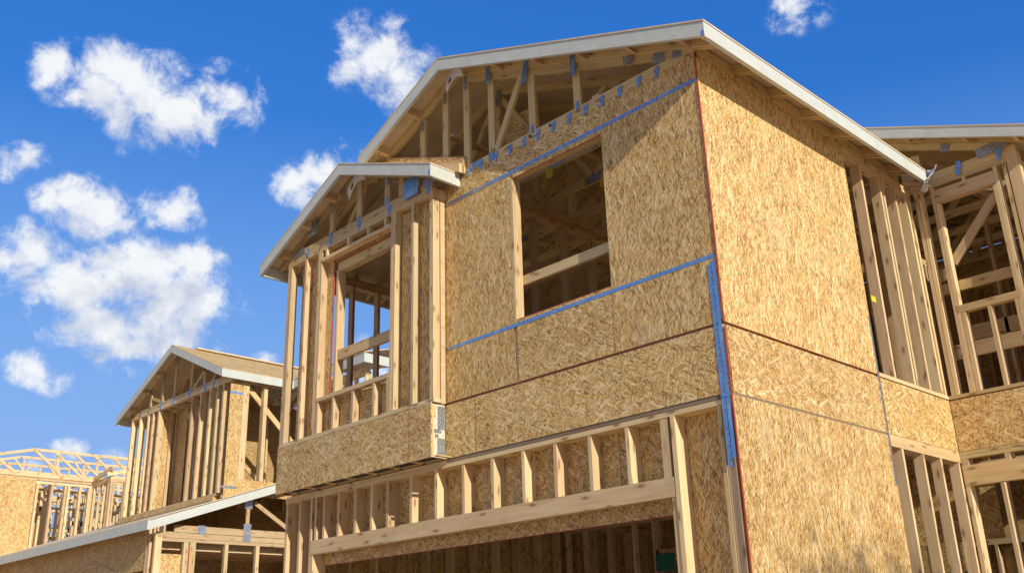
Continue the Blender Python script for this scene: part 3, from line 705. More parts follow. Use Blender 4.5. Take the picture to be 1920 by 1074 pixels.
# ------------------------------------------------------------------ torn underlayment paper
def paper(name, parent, p0, width, drop, curl, axis, label):
    """strip hanging from p0, as wide as `axis`, curling as it falls"""
    bm = bmesh.new(); uvl = bm.loops.layers.uv.new('UVMap'); n, m_ = 14, 5
    ax = Vector(axis).normalized(); out = Vector((ax.y, -ax.x, 0))
    g_ = []
    for i in range(n+1):
        t = i/n; a = curl*t**1.6
        row = []
        for j in range(m_+1):
            s_ = j/m_
            p = Vector(p0)+ax*width*(s_-.5)*(1-.25*t)+Vector((0, 0, -drop*(t-.18*t*t*curl)))+out*(drop*.34*math.sin(a)*(.7+.5*s_))+Vector((0, 0, .02*math.sin(7*s_+3*t)))
            row.append(bm.verts.new(p))
        g_.append(row)
    for i in range(n):
        for j in range(m_):
            f = bm.faces.new((g_[i][j], g_[i+1][j], g_[i+1][j+1], g_[i][j+1])); f.smooth = True
            f.material_index = 1 if (i in (2, 3, 6) and j in (1, 2, 3)) and random.random() < .75 else 0
    me = bpy.data.meshes.new(name); bm.to_mesh(me); bm.free(); me.materials.append(M_PAPER); me.materials.append(M_INK)
    o = bpy.data.objects.new(name, me); COL.objects.link(o); o.parent = parent
    so_ = o.modifiers.new('thickness', 'SOLIDIFY'); so_.thickness = .002
    o['label'] = label
    return o
paper('loose_paper', H, (EX+.03, 3.84, 2.47), .22, .46, 2.6, (.9, -.45, 0), 'white printed roofing paper curling at the eave end')
def flap(p, parent, w_, d, lab, ang=(0, 0, 0)):
    bm = bmesh.new(); n = 12; rows = []
    for i in range(n+1):
        t = i/n; row = []
        for j in range(6):
            s_ = j/5
            row.append(bm.verts.new(Vector(p)+Vector((-w_*.9*t-.04*s_, -.03*math.sin(3*t)+.09*s_*(1-.3*t), -d*(t**1.9)+.035*math.sin(s_*4)+.02*math.sin(5*t)))))
        rows.append(row)
    for i in range(n):
        for j in range(5):
            f = bm.faces.new((rows[i][j], rows[i+1][j], rows[i+1][j+1], rows[i][j+1])); f.smooth = True
            f.material_index = 1 if i in (7, 8) and j in (1, 3) else 0
    me = bpy.data.meshes.new('loose_paper'); bm.to_mesh(me); bm.free(); me.materials.append(M_PAPER); me.materials.append(M_INK)
    o = bpy.data.objects.new('loose_paper', me); COL.objects.link(o); o.parent = parent; o['label'] = lab
    so_ = o.modifiers.new('thickness', 'SOLIDIFY'); so_.thickness = .002
flap((BR+.38, BF+.05, BZ-.27), bay_roof, .3, .16, 'torn white roofing paper drooping under the bay ridge')
flap((XR+.3, RY0+.05, ZR-.27), H, .26, .1, 'torn roofing paper hanging under the main ridge')

# ------------------------------------------------------------------ floor 2, interior of the main house
b = MB([M_OSBX]); b.abox(-6.1, -.02, .06, 7.8, -.02, .008, 0, 0); b.build('floor_deck', H)
abox('floor_deck', H, M_OSBX, -.02, 1.05, 4.18, 7.8, -.02, .008)
jo = MB([M_WOOD]); jo.abox(-6.1, -.02, .051, .09, -.3, -.021); jo = jo.build('floor_frame', H)
for i in range(15):
    y = .5+.48*i
    b = MB([M_WOOD]); x1 = -.03 if y < 4.1 else 1.0
    b.abox(-6.08, x1, y, y+.045, -.06, -.021); b.abox(-6.08, x1, y, y+.045, -.3, -.262); b.abox(-6.08, x1, y+.017, y+.028, -.262, -.06)
    b.build('floor_joist', jo)
# left outer wall, open studs against the sky
lw = MB([M_WOODP]); lw.abox(-6.12, -6.03, .0, 7.8, 2.215, 2.33, grain=1); lw.abox(-6.12, -6.03, 0, 7.8, .012, .05, grain=1)
lw = lw.frame('wall_frame', H)
for k in range(17): stud_x(lw, -6.03, .33+.405*k if k else .3, .089, .05, 2.215, M_WOODP)
for k in range(8):
    b = MB(M_WOODP); y = .2+.6*k
    b.box((-6.41, y, zu(-6.41)-.1), (.4, 0, .4*ML), (0, .04, 0), (0, 0, .09)); b.build('truss_tail', H)
# partition running back from the front wall
pw = MB([M_WOODP]); pw.abox(-3.15, -3.06, .6, 3.6, 2.3, 2.378, grain=1); pw.abox(-3.15, -3.06, .2, 3.6, .012, .05)
pw = pw.frame('partition_frame', H)
for y in (.62, 1.12, 1.62, 2.1, 2.6, 3.1, 3.5): stud_x(pw, -3.06, y, .089, .05, 2.3, M_WOODP)
abox('ceiling_brace', H, M_WOODP, -3.0, -2.91, .05, 3.4, 2.33, 2.368)
# tags hanging from the truss chords in the window
for x, y in ((-2.35, .585), (-2.1, 1.17)):
    b = MB([M_YEL]); b.box((x, y-.008, WT-.11), (.09, 0, 0), (.01, .003, 0), (.008, 0, .11)); b.build('tag', H)
# rear wall floor 2 and back partitions
bw = MB([M_WOOD]); bw.abox(-6.1, -.3, 7.7, 7.79, 2.3, 2.38); bw.abox(-6.1, -.3, 7.7, 7.79, .012, .05)
bw = bw.frame('wall_frame', H)
for k in range(15): stud_y(bw, -6.05+.406*k, 7.7, .089, .05, 2.3)
abox('wall_sheathing', H, M_OSBX, -6.1, .25, 7.795, 7.807, 0, 2.4, grain=0); abox('wall_sheathing', H, M_OSBX, .6, 1.1, 7.795, 7.807, 0, 2.4, grain=0)
cw = MB([M_WOOD]); cw.abox(-6.0, -.8, 4.3, 4.39, 2.3, 2.38); cw.abox(-6.0, -.8, 4.3, 4.39, .012, .05)
cw = cw.frame('partition_frame', H)
for k in range(13): stud_y(cw, -5.9+.406*k, 4.3, .089, .05, 2.3)

# --- right wall framing, floor 2, open part
rw = MB([M_WOOD]); rw.abox(-.101, .0, 2.525, 4.055, .0, .036, grain=1); rw.abox(-.101, -.004, 2.525, 4.055, 2.34, 2.378, grain=1); rw.abox(-.101, -.0125, .02, 2.522, 2.34, 2.44, grain=1); rw.abox(-.101, -.002, 2.525, 4.055, 2.379, 2.418, grain=1)
rw.abox(-.11, -.012, .02, 2.5, .0125, .05, grain=1)
rw = rw.frame('wall_frame', H)
for y in (.05, .42, .82, 1.22, 1.63, 2.03, 2.44): stud_x(rw, -.0125, y, .089, .05, 2.34)
for y in (2.862, 3.283, 3.385, 3.63, 3.955, 4.0): 
    stud_x(rw, -.004 if y not in (3.385, 3.955) else -.02, y, .105, .036, 2.34)
b = MB([M_YEL, M_GREEN]); b.abox(-.02, -.012, 2.66, 2.75, .78, .84); b.build('tag', rw)
# --- right wall framing, floor 1, open part
rl = MB([M_WOODY]); rl.abox(-.15, -.0, 2.535, 4.055, -.66, -.6, grain=1); rl.abox(-.15, -.003, 2.535, 4.055, -.6, -.5475, grain=1); rl.abox(-.15, -.0125, .02, 2.53, -.66, -.6, grain=1)
rl = rl.frame('wall_frame', H)
for y in (2.74, 3.175, 3.565, 3.985): stud_x(rl, -.003, y, .1, SLAB, -.66)
for y in (.05, .42, .82, 1.22, 1.63, 2.03, 2.49): stud_x(rl, -.0135, y, .13, SLAB, -.66)
# ------------------------------------------------------------------ right wing
WY = 4.06
wg = MB([M_WOODY, M_WOOD])
wg.abox(0.0, 1.16, WY-.001, WY+.1, .0, .036); wg.abox(-.005, 1.16, WY+.002, WY+.1, -.58, -.5475); wg.abox(-.005, 1.16, WY+.002, WY+.1, -.62, -.582)
wg.abox(.0, 1.16, WY+.002, WY+.1, 2.36, 2.398); wg.abox(.0, 1.16, WY+.003, WY+.1, 2.4, 2.438)
wg = wg.frame('wing_frame', H)
MB([M_OSBX]).abox(.001, 1.16, WY, WY+FT, RB, RTP-.004, 0, 0).build('rim_sheathing', wg)
MB([M_WOODY]).abox(.0, 1.16, WY-.004, WY+.09, -.89, -.69, 0).build('garage_header', wg)
for x in (.0, .43, .83): stud_y(wg, x, WY+.003, .14, -.69, -.62, M_WOODP, 'cripple_stud', w=.07 if x == 0 else .05)
wst = lambda x, z0=.036, z1=2.36, m=None, n='stud', w_=.038, dy=0: stud_y(wg, x, WY+.003+dy, .089, z0, z1, m, n, w_)
wst(.03); wst(.075); wst(.215, w_=.036); wst(.253, z1=2.16, w_=.036, n='jack_stud'); wst(.292, z1=.91, w_=.04, n='jack_stud')
wst(.56, z1=.89, n='cripple_stud'); wst(.90, w_=.036); wst(.865, z1=2.16, w_=.034, n='jack_stud'); wst(.83, z1=.89, w_=.033, n='jack_stud')
wst(1.0, m=M_WOODY)
MB([M_WOODP]).abox(1.05, 1.165, WY-.0, WY+.1, .036, 2.45).build('corner_post', wg)
abox('window_header', wg, M_WOODP, .255, .9, WY-.001, WY+.09, 2.17, 2.315)
wst(.57, 2.316, 2.36, M_WOODY, 'cripple_stud')
abox('window_sill', wg, M_WOODY, .255, .895, WY-.0, WY+.09, .89, .965)
b = MB(M_WOODP).beam((.27, WY+.12, 1.48), (.86, WY+.12, 2.12), .038, .089, side=(0, 1, 0)).build('diagonal_brace', wg)
abox('guard_rail', wg, M_WOODY, .04, .93, WY+.105, WY+.14, 1.16, 1.27)
abox('guard_rail', wg, M_WOODP, -.2, .95, WY+.6, WY+.64, .56, .72)
abox('blocking', wg, M_WOODY, -.1, .18, WY+.35, WY+.39, 1.4, 1.53)
# wing roof
def zw(x): return 3.11-(x+.0)*.402
wr = MB(M_SOF); wr.box((-1.3, 3.754, zw(-1.3)-.008), (2.72, 0, -2.72*.402), (0, 2.0, 0), (0, 0, .015)); wr.box((-1.3, 6.1, zw(-1.3)-.008), (2.72, 0, -2.72*.402), (0, 2.2, 0), (0, 0, .015))
wr.box((-1.3, 5.754, zw(-1.3)-.008), (1.55, 0, -1.55*.402), (0, .346, 0), (0, 0, .015)); wr.box((.75, 5.754, zw(.75)-.008), (.67, 0, -.67*.402), (0, .346, 0), (0, 0, .015))
wr.box((-2.25, 3.8, zw(-1.3)-.43), (.945, 0, .42), (0, 4.5, 0), (0, 0, .015))
wr = wr.build('wing_roof', H)
abox('attic_sheathing', H, M_OSBX, -6.1, 1.1, 8.05, 8.062, 2.3, 3.0, grain=0); abox('attic_sheathing', H, M_OSBX, -4.6, .4, 8.02, 8.032, 3.001, 3.9, grain=0)
abox('wall_sheathing', H, M_OSB, 1.125, 1.137, 5.0, 7.8, .0, 2.44, grain=2)
abox('wall_sheathing', H, M_OSB, -6.135, -6.122, 2.6, 7.8, .0, 2.4, grain=2)
abox('wall_sheathing', H, M_OSB, -6.235, -6.222, .3, 7.8, SLAB, -.55, grain=2); abox('rim_sheathing', H, M_OSBX, -6.135, -6.122, .3, 7.8, -.549, -.01, grain=1)
abox('wall_sheathing', H, M_OSB, 1.165, 1.177, 4.5, 7.8, SLAB, -.55, grain=2)
rake(wr, -1.3, zw(-1.3)-.009, 1.415, zw(1.415)-.009, 3.76, h=.125)
MB(M_FAS).abox(1.38, 1.418, 3.799, 8.0, zw(1.415)-.134, zw(1.415)-.0095, grain=1).build('fascia_board', wr)
zwu = lambda x: zw(x)-.009
b = MB(M_WOODY); b.box((-1.3, 4.02, zwu(-1.3)-.088), (2.66, 0, -2.66*.402), (0, .03, 0), (0, 0, .086)); b.build('barge_rafter', wr)
for x in (-.5, .1, .7, 1.2): MB(M_WOODY).box((x, 3.8, zwu(x)-.089), (.04, 0, -.04*.402), (0, .22, 0), (0, 0, .087)).build('lookout', wr)
wt = truss(wr, WY, -1.25, 1.3, -1.2, zwu, 2.44, [(-.4, 2.5, -.4, zwu(-.4)-.05)], chx=(-1.2, 1.16), w=.036)
b = MB(M_WOODY); b.box((-.9, WY-.006, zwu(-.9)-.178), (1.9, 0, -1.9*.402), (0, .03, 0), (0, 0, .086)); b.build('top_chord', wt)
for x, z, w_, h_, m, a in [(.47, zwu(.47)-.15, .1, .09, M_GREY, -.35), (.87, 2.56, .19, .11, M_GREY, .1), (1.04, 2.57, .12, .1, M_GREY, 0), (1.0, 2.53, .09, .08, M_GREY, 0)]: gusset(wt, x, z, w_, h_, WY-.0085-.004*x, m, a)
clip(wt, .57, 2.46, WY-.018, M_BLUE, 1.5); clip(wt, 1.0, 2.46, WY-.02, M_BLUE, 1.2)
b = MB(M_OSB); b.box((-.05, 3.95, 2.62), (.26, 0, -.02), (0, .012, 0), (0, 0, .14)); b.build('overbuild_sheathing', wr)
MB(M_WOODP).box((.0, 3.9, 2.44), (.2, 0, -.07), (0, .04, 0), (0, 0, .2)).build('overbuild_rafter', wr)
for k in range(1, 7):
    y = WY+.58*k
    truss(wr, y, -1.25, 1.36, -1.2, zwu, 2.44, [(-1.1, 3.3, -.5, 2.5), (-.5, 2.5, .0, zwu(0)-.08), (0, zwu(0)-.08, .5, 2.5), (.5, 2.5, .85, zwu(.85)-.08)], chx=(-5.9, 1.16), m=M_WOODY, ch=.12)
# wing interior walls
wi = MB([M_WOOD]); wi.abox(1.03, 1.12, WY+.11, 7.8, 2.36, 2.438, grain=1); wi.abox(1.03, 1.12, WY+.11, 7.8, .012, .05, grain=1); wi = wi.frame('wall_frame', H)
for k in range(9): stud_x(wi, 1.12, WY+.3+.406*k, .089, .05, 2.36)
wb_ = MB([M_WOOD]); wb_.abox(-2.5, 1.0, 7.3, 7.39, 2.36, 2.438); wb_.abox(-2.5, 1.0, 7.3, 7.39, .012, .05); wb_ = wb_.frame('partition_frame', H)
for k in range(9): stud_y(wb_, -2.4+.4*k, 7.3, .089, .05, 2.36)
wc = MB([M_WOODP]); wc.abox(-.9, -.811, 4.1, 6.4, 2.3, 2.38, grain=1); wc.abox(-.9, -.811, 4.1, 6.4, .012, .05, grain=1); wc = wc.frame('partition_frame', H)
for k in range(6): stud_x(wc, -.811, 4.15+.406*k, .089, .05, 2.3, M_WOODP)
wd_ = MB([M_WOOD]); wd_.abox(-.3, .9, 5.6, 5.7, 1.0, 1.18); wd_ = wd_.build('door_header', H)
for x in (-.3, .1, .2, .62, .7): stud_y(wd_, x, 5.6, .09, .01, 1.0 if x in (.1, .62) else 2.4)
# floor 1 of the wing: studs a little behind the opening
w1 = MB([M_WOOD]); w1.abox(-.3, 1.1, WY+.75, WY+.89, -.62, -.55); w1 = w1.frame('partition_frame', H)
for x in (.12, .38, .62, .95): stud_y(w1, x, WY+.62, .14, SLAB, -.62, M_WOODP)
MB([M_WOOD]).abox(.0, .04, WY+.0, WY+.14, SLAB, -.89, 0).build('jack_stud', w1)
# --- ground floor interior
b = MB([flat('concrete_slab', (.42, .4, .37))]); b.abox(-6.2, 0, .02, 8, GZ-.2, SLAB); b.abox(0, 1.16, WY, 8, GZ-.2, SLAB); b.build('foundation_slab', H)
gw = MB([M_WOOD]); gw.abox(-6.1, -.9, 4.6, 4.69, -.72, -.64); gw.abox(-6.1, -.9, 4.6, 4.69, SLAB, SLAB+.04); gw = gw.frame('partition_frame', H)
for x in (-6.05, -5.7, -5.25, -4.8, -4.45, -4.4, -3.95, -3.5, -3.1, -2.7, -2.25, -1.85, -1.4, -1.36): stud_y(gw, x, 4.6, .089, SLAB, -.72)
abox('door_header', gw, M_WOODY, -4.4, -3.5, 4.6, 4.69, -1.25, -1.1)
gb = MB([M_WOOD]); gb.abox(-6.1, .9, 7.4, 7.5, -1.2, -1.1); gb.abox(-6.1, .9, 7.4, 7.5, -.4, -.31); gb = gb.frame('wall_frame', H)
for k in range(17): stud_y(gb, -6.0+.41*k, 7.4, .089, SLAB, -1.2)
abox('wall_sheathing', H, M_OSBX, -6.1, 1.1, 7.52, 7.532, SLAB, .0, grain=0)
abox('inner_sheathing', H, M_OSBX, -1.3, -.02, 4.9, 4.912, -1.35, -.35, grain=0)
abox('inner_sheathing', H, M_OSBD, -2.6, -1.0, 6.2, 6.212, SLAB, -.9, grain=0)
abox('tarp', H, M_GREEN, -4.39, -4.1, 4.56, 4.575, -1.38, -1.16)
for x in (-1.2, -.9, -.6, -.3): stud_y(gb, x, 4.95, .089, SLAB, -1.35)
ll = MB([M_WOOD]); ll.abox(-6.2, -6.06, .16, 7.8, -.625, -.55, grain=1); ll = ll.frame('wall_frame', H)
for k in range(19): stud_x(ll, -6.06, .4+.406*k, .14, SLAB, -.625)

# ================================================================== SECOND HOUSE (left)
H2 = thing('framed_house', 'framed gable house behind a long low white eave, left of the near house', 'house', (-18, 6, GZ), 'framed houses under construction in a row')
Y2 = 4.1; F2 = 1.05; T2 = 3.62
R2X, R2Z = -18.03, 4.9; E2L, E2R = -20.88, -15.37
s2l = (4.9-3.62)/(R2X-E2L); s2r = (4.9-3.73)/(E2R-R2X)
def z2(x): return R2Z-(x-R2X)*s2r if x > R2X else R2Z+(x-R2X)*s2l
r2 = MB([M_SOF]); r2.box((R2X, 3.8, R2Z-.004), (E2R-R2X, 0, z2(E2R)-R2Z), (0, 4.4, 0), (0, 0, .018)); r2.box((E2L, 3.8, z2(E2L)-.004), (R2X-E2L, 0, R2Z-z2(E2L)), (0, 4.4, 0), (0, 0, .018))
r2.mats.append(M_OSB); r2.box((R2X, 3.802, R2Z+.0142), (E2R-R2X, 0, z2(E2R)-R2Z), (0, 4.39, 0), (0, 0, .004), 1, 1); r2.abox(R2X-.03, R2X+.14, 4.4, 8.2, R2Z+.0, R2Z+.035)
r2 = r2.build('roof_deck', H2)
rake(r2, R2X, R2Z-.005, E2R, z2(E2R)-.005, 3.8, h=.17); rake(r2, E2L, z2(E2L)-.005, R2X, R2Z-.005, 3.8, h=.17)
MB(M_FAS).abox(E2R-.04, E2R, 3.839, 8.2, z2(E2R)-.175, z2(E2R)-.0055, grain=1).build('fascia_board', r2)
MB(M_FAS).abox(E2L, E2L+.04, 3.839, 8.2, z2(E2L)-.175, z2(E2L)-.0055, grain=1).build('fascia_board', r2)
z2u = lambda x: z2(x)-.006
V2 = lambda x: (x, T2+.08, x, z2u(x)-.07)
t2 = truss(H2, Y2, E2L+.1, E2R-.1, R2X, z2u, T2, [V2(-19.6), V2(-18.95), V2(-18.3), V2(-17.45), V2(-16.8), (-17.35, T2+.08, -16.6, z2u(-16.6)-.05), (-19.5, T2+.3, -18.95, T2+.1)], chx=(-20.6, -15.55))
for x in (-20.1, -19.6, -18.95, -18.3, -17.45, -16.7, -16.3): clip(t2, x, T2+.0, Y2-.003, M_BLUE if x > -19 else M_GREY, 2.0)
for x, z in ((-19.6, z2u(-19.6)-.15), (-18.95, z2u(-18.95)-.15), (-18.3, z2u(-18.3)-.12), (-17.45, z2u(-17.45)-.12), (-20.6, T2+.1)): gusset(t2, x, z, .1, .24, Y2-.003, M_GREY)
for k in range(1, 6): truss(H2, Y2+.6*k, E2L+.1, E2R-.1, R2X, z2u, T2, [(-19.6, T2+.1, -18.9, z2u(-18.9)), (-18.9, z2u(-18.9), R2X, T2+.1), (R2X, T2+.1, -17.1, z2u(-17.1)), (-17.1, z2u(-17.1), -16.4, T2+.1)], chx=(-20.6, -15.55))
for x in (-20.4, -19.7, -19.0): MB(M_WOODP).box((x, 3.84, z2u(x)-.1), (.05, 0, .05*s2l), (0, .25, 0), (0, 0, .098)).build('lookout', H2)
w2 = MB([M_WOOD, M_OSBX, M_WOODG]); w2.abox(-20.62, -15.5, Y2, Y2+.09, T2-.08, T2-.001); w2.abox(-20.62, -15.85, Y2-.0, Y2+.09, F2, F2+.05)
w2.abox(-20.7, -15.9, Y2-.02, Y2+.07, F2-.1, F2-.001, 1); w2.abox(-20.8, -15.9, Y2-.06, Y2+.05, F2-.3, F2-.101, 2)
w2 = w2.frame('wall_frame', H2, ['top_plate', 'bottom_plate', 'rim_sheathing', 'ledger_board'])
for x in (-20.6, -20.14, -19.68, -19.42, -19.1, -17.36, -16.92, -16.47, -16.14, -15.86): stud_y(w2, x, Y2, .14, F2+.05, T2-.08, w=.07)
for x in (-19.0, -18.9): stud_y(w2, x, Y2+.55, .14, F2, T2-.1, w=.06)
stud_y(w2, -17.6, Y2+.5, .14, F2, T2-.3, w=.07); stud_y(w2, -18.3, Y2+.62, .1, F2, T2-.3, M_WOODP, w=.06)
abox('inner_sheathing', w2, M_OSBX, -19.25, -18.5, Y2+.5, Y2+.512, F2+.1, T2-.05)
abox('window_header', w2, M_WOODP, -18.49, -17.4, Y2+.49, Y2+.6, T2-.35, T2-.2)
abox('inner_sheathing', w2, M_OSBX, -18.9, -17.3, Y2+.64, Y2+.652, T2-.3, T2+.1, grain=0)
for x in (-18.8, -18.45, -18.1, -17.75): abox('ceiling_joist', w2, M_WOODP, x, x+.05, Y2+.1, Y2+.62, T2-.1, T2-.02)
abox('guard_rail', w2, M_WOOD, -18.7, -17.5, Y2+.6, Y2+.64, F2+.85, F2+.97)
abox('window_sill', w2, M_WOODP, -19.1, -17.4, Y2+.3, Y2+.42, F2+.05, F2+.13)
abox('inner_sheathing', w2, M_OSBD, -17.2, -15.75, Y2+.15, Y2+.162, F2+.05, T2-.1, grain=2)
abox('inner_sheathing', w2, M_OSB, -19.06, -19.045, Y2+.15, Y2+.5, F2+.05, T2-.1, grain=2)
for y in (Y2+.3, Y2+.42): stud_x(w2, -18.98, y, .06, F2+.05, T2-.12, M_WOODP, w=.07)
# right side of the second house
X2 = -15.53
s2 = MB([M_OSB, M_WOOD, M_OSBX]); s2.abox(X2-.012, X2, Y2+.02, 4.43, F2-.1, T2-.05, 0, 2); s2.abox(X2-.012, X2+.002, 4.4, 8.0, F2, F2+.33, 2, 1)
s2.abox(X2-.1, X2-.014, 4.45, 8.0, T2-.06, T2+.02, 1, 1)
s2 = s2.build('side_wall', H2)
for y, w_ in ((4.44, .15), (4.97, .09), (5.5, .08), (6.0, .08), (6.6, .08)): stud_x(s2, X2-.004, y, .14, F2+.33, T2-.06, w=w_)
MB(M_BLUE).abox(X2+.0, X2+.004, 4.12, 4.43, T2-.36, T2-.31).build('steel_strap', s2); MB(M_GREY).abox(X2, X2+.004, 4.05, 4.43, F2+.12, F2+.17).build('steel_strap', s2)
MB(M_WOODY).beam((X2-.16, 4.6, T2-.1), (X2-.16, 5.9, T2-1.3), .04, .12, side=(1, 0, 0)).build('diagonal_brace', s2)
MB(M_WOODY).beam((X2-.6, 4.5, F2+1.1), (X2-.6, 5.7, F2+.1), .04, .1, side=(1, 0, 0)).build('diagonal_brace', s2)
abox('inner_sheathing', H2, M_OSBD, -20.6, -15.8, 8.0, 8.012, F2-1, T2+.1, grain=0)
abox('inner_sheathing', H2, M_OSBD, -17.3, -17.288, 4.8, 8.0, F2, T2, grain=1)
for k in range(5): stud_x(s2, X2-1.6, 4.8+.6*k, .1, F2, T2, M_WOODP, w=.05)
# lower roof with the long eave
lz = .36; ly = 2.42; lx = -15.28
lr = MB([M_SOF]); lr.box((-34, ly, lz-.006), (34+lx, 0, 0), (0, 4.2, 4.2*.34), (0, 0, .016), 0, 0)
lr = lr.build('lower_roof', H2)
MB(M_FAS).abox(-34, lx, ly-.01, ly+.03, lz-.19, lz-.007, grain=0).build('fascia_board', lr)
MB(M_FAS).box((lx-.04, ly+.031, lz-.19), (.04, 0, 0), (0, 4.17, 4.17*.34), (0, 0, .18), 0, 1).build('rake_board', lr)
b = MB([M_WOODP]); b.abox(X2-.04, X2, 3.1, 6.6, lz-.0-.17, lz-.03, grain=1); b.abox(X2-.09, X2-.002, 2.75, 6.6, lz-.29, lz-.18, grain=1); b.abox(X2-.09, X2-.006, 2.75, 6.6, lz-.36, lz-.295, grain=1)  # darker wood stands in for the shade on these beams
b.beam((X2-.02, 4.9, lz+.55), (X2-.02, 5.8, lz+.02), .036, .09, side=(1, 0, 0)); b.beam((X2-.02, 4.75, lz), (X2-.02, 4.75, lz+.55), .036, .08, side=(1, 0, 0)); b.box((X2-.02, 2.9, lz-.02), (.036, 0, 0), (0, 3.6, 3.6*.34), (0, 0, .1))
gt = b.build('gable_truss', lr)
for y, z in ((4.75, lz+.5), (4.75, lz+.0), (3.7, lz-.1), (4.75, lz-.2)):
    MB([M_GREY]).abox(X2, X2+.004, y-.09, y+.09, z-.09, z+.09).build('gusset_plate', gt)
l1 = MB([M_OSBX, M_WOOD, M_RED]); 
# front wall with an arched opening under the eave
l1.abox(-19.0, X2-.42, 2.74, 2.752, -.55, lz+.06, 0, 0); l1.abox(-21.1, -19.005, 2.742, 2.753, -.4, lz+.06, 0, 0); l1.abox(-25.5, -21.102, 2.741, 2.753, GZ, lz+.06, 0, 0)
l1 = l1.build('lower_wall', H2)
arch = MB([M_WOODP]); N = 14
for i in range(N):
    a0, a1 = math.pi*(.12+.76*i/N), math.pi*(.12+.76*(i+1)/N); cx, r_ = -18.6, 1.4
    p0 = Vector((cx+r_*math.cos(a0), 2.72, -.82+.52*math.sin(a0))); p1 = Vector((cx+r_*math.cos(a1), 2.72, -.82+.52*math.sin(a1)))
    arch.box(p0, p1-p0, (0, .14, 0), (0, 0, .05), 0, 0)
arch.build('door_arch', l1)
for x in (-15.98, -15.86, -15.6): stud_y(l1, x, 2.72, .14, GZ, lz-.2, w=.07)
for y, w_, m in ((2.76, .09, M_WOOD), (3.34, .1, M_WOOD), (3.47, .13, M_WOODY), (4.26, .08, None), (5.0, .08, None), (5.75, .08, None), (6.4, .08, None)): stud_x(l1, X2-.006, y, .09, GZ, lz-.36, m, w=w_)
MB([M_OSB, M_RED]).abox(X2-.1, X2-.09, 2.86, 3.33, GZ, lz-.6, 0, 2).build('wall_sheathing', l1)
MB([M_RED]).abox(X2-.004, X2+.002, 3.44, 3.465, GZ, lz-.4).build('corner_seal', l1)
abox('inner_sheathing', l1, M_OSBD, -21, -15.7, 6.9, 6.912, GZ, .2, grain=0)
abox('inner_sheathing', l1, M_OSBD, -17.4, -17.39, 3.0, 6.9, GZ, .2, grain=1)
for k in range(10): 
    x = X2-.3-.2*k
    abox('ceiling_joist', l1, M_WOODP, x, x+.05, 2.9, 6.8, lz-.5, lz-.3, grain=1)
abox('wall_sheathing', H2, M_OSB, -20.62, -20.608, 5.3, 8.0, F2-.2, T2-.05, grain=2)
abox('inner_sheathing', H2, M_OSBD, -22, -15.6, 6.7, 6.712, -.2, 1.75, grain=0)
abox('inner_sheathing', H2, M_OSBD, -21.6, -21.588, 2.8, 6.7, GZ, .3, grain=1)
abox('inner_sheathing', H2, M_OSB, -18.2, -17.5, 6.2, 6.212, F2, T2-.1, grain=2)
# right rear wing of the second house, seen through the bay window
rq = MB([M_FAS]); rq.abox(-16.6, -12.6, 5.62, 5.66, 3.58, 3.78, grain=0); rq.abox(-12.64, -12.6, 5.661, 9, 3.58, 3.78, grain=1); rq = rq.build('fascia_board', H2)
b = MB([M_SOF]); b.box((-15.3, 5.61, 3.785), (2.71, 0, 0), (0, 3.3, .9), (0, 0, .02)); b.build('roof_deck', rq)
wq = MB([M_WOOD]); wq.abox(-15.4, -12.9, 5.9, 6.0, 3.42, 3.57); wq = wq.frame('wall_frame', H2)
for k in range(7): stud_y(wq, -15.3+.39*k, 5.9, .1, F2, 3.42)
for k in range(6): stud_x(wq, -12.9, 6.0+.41*k, .1, F2, 3.5)
abox('inner_sheathing', wq, M_OSBD, -15.3, -13.0, 8.4, 8.412, F2, 3.5, grain=0)

# ================================================================== THIRD HOUSE (far left)
H3 = thing('framed_house', 'farthest house skeleton at the left edge with bare roof trusses against the sky', 'house', (-30, 6, GZ), 'framed houses under construction in a row')
X3 = -28.0; T3 = 3.1; F3 = .5
def z(n): return n
MB([M_OSB]).abox(X3, X3+.012, -1.5, 3.3, -1, T3, 0, 2).build('wall_sheathing', H3)
MB([M_OSB, M_WOOD]).abox(X3, X3+.012, 3.302, 4.42, -1.2, T3, 0, 2).build('wall_sheathing', H3)
w3 = MB([M_WOOD]); w3.abox(X3-.1, X3+.0, -1.5, 6.15, T3+.001, T3+.08, grain=1); w3.abox(X3-.1, X3-.0, 4.43, 6.15, T3-.1, T3-.03, grain=1); w3 = w3.frame('wall_frame', H3)
for y, m in ((4.45, None), (4.9, None), (5.3, None), (5.4, None), (5.76, None), (6.05, None), (6.12, None)): stud_x(w3, X3+.0, y, .14, -.6, T3-.1, m, w=.07)
def hiptruss(x, y0, ya, y1, zb_, zt_, m=M_WOOD):
    b = MB([m]); t_ = .05
    b.beam((x, y0, zb_), (x, ya, zt_), t_, .09, side=(1, 0, 0)); b.beam((x, ya-.02, zt_), (x, y1, zt_+.03), t_, .085, side=(1, 0, 0)); b.abox(x-.03, x+.03, y0, y1, zb_-.02, zb_+.1, grain=1)
    y = ya; k = 0
    while y < y1-.5:
        b.beam((x+.03, y, zt_-.03), (x+.03, y+.95, zb_+.05), .04, .075, side=(1, 0, 0))
        if k % 2: b.beam((x, y+.1, zt_), (x, y+.1, zb_), .035, .07, side=(1, 0, 0))
        y += .62; k += 1
    for q in (.35, .65): 
        yy = y0+(ya-y0)*q; zz = zb_+(zt_-zb_)*q
        b.beam((x+.03, yy, zz), (x+.03, yy+.7, zb_+.05), .04, .09, side=(1, 0, 0)); b.beam((x, yy, zz), (x, yy, zb_), .035, .07, side=(1, 0, 0))
    return b.build('roof_truss', H3)
hiptruss(X3, .9, 4.26, 8.6, 3.2, 4.02)
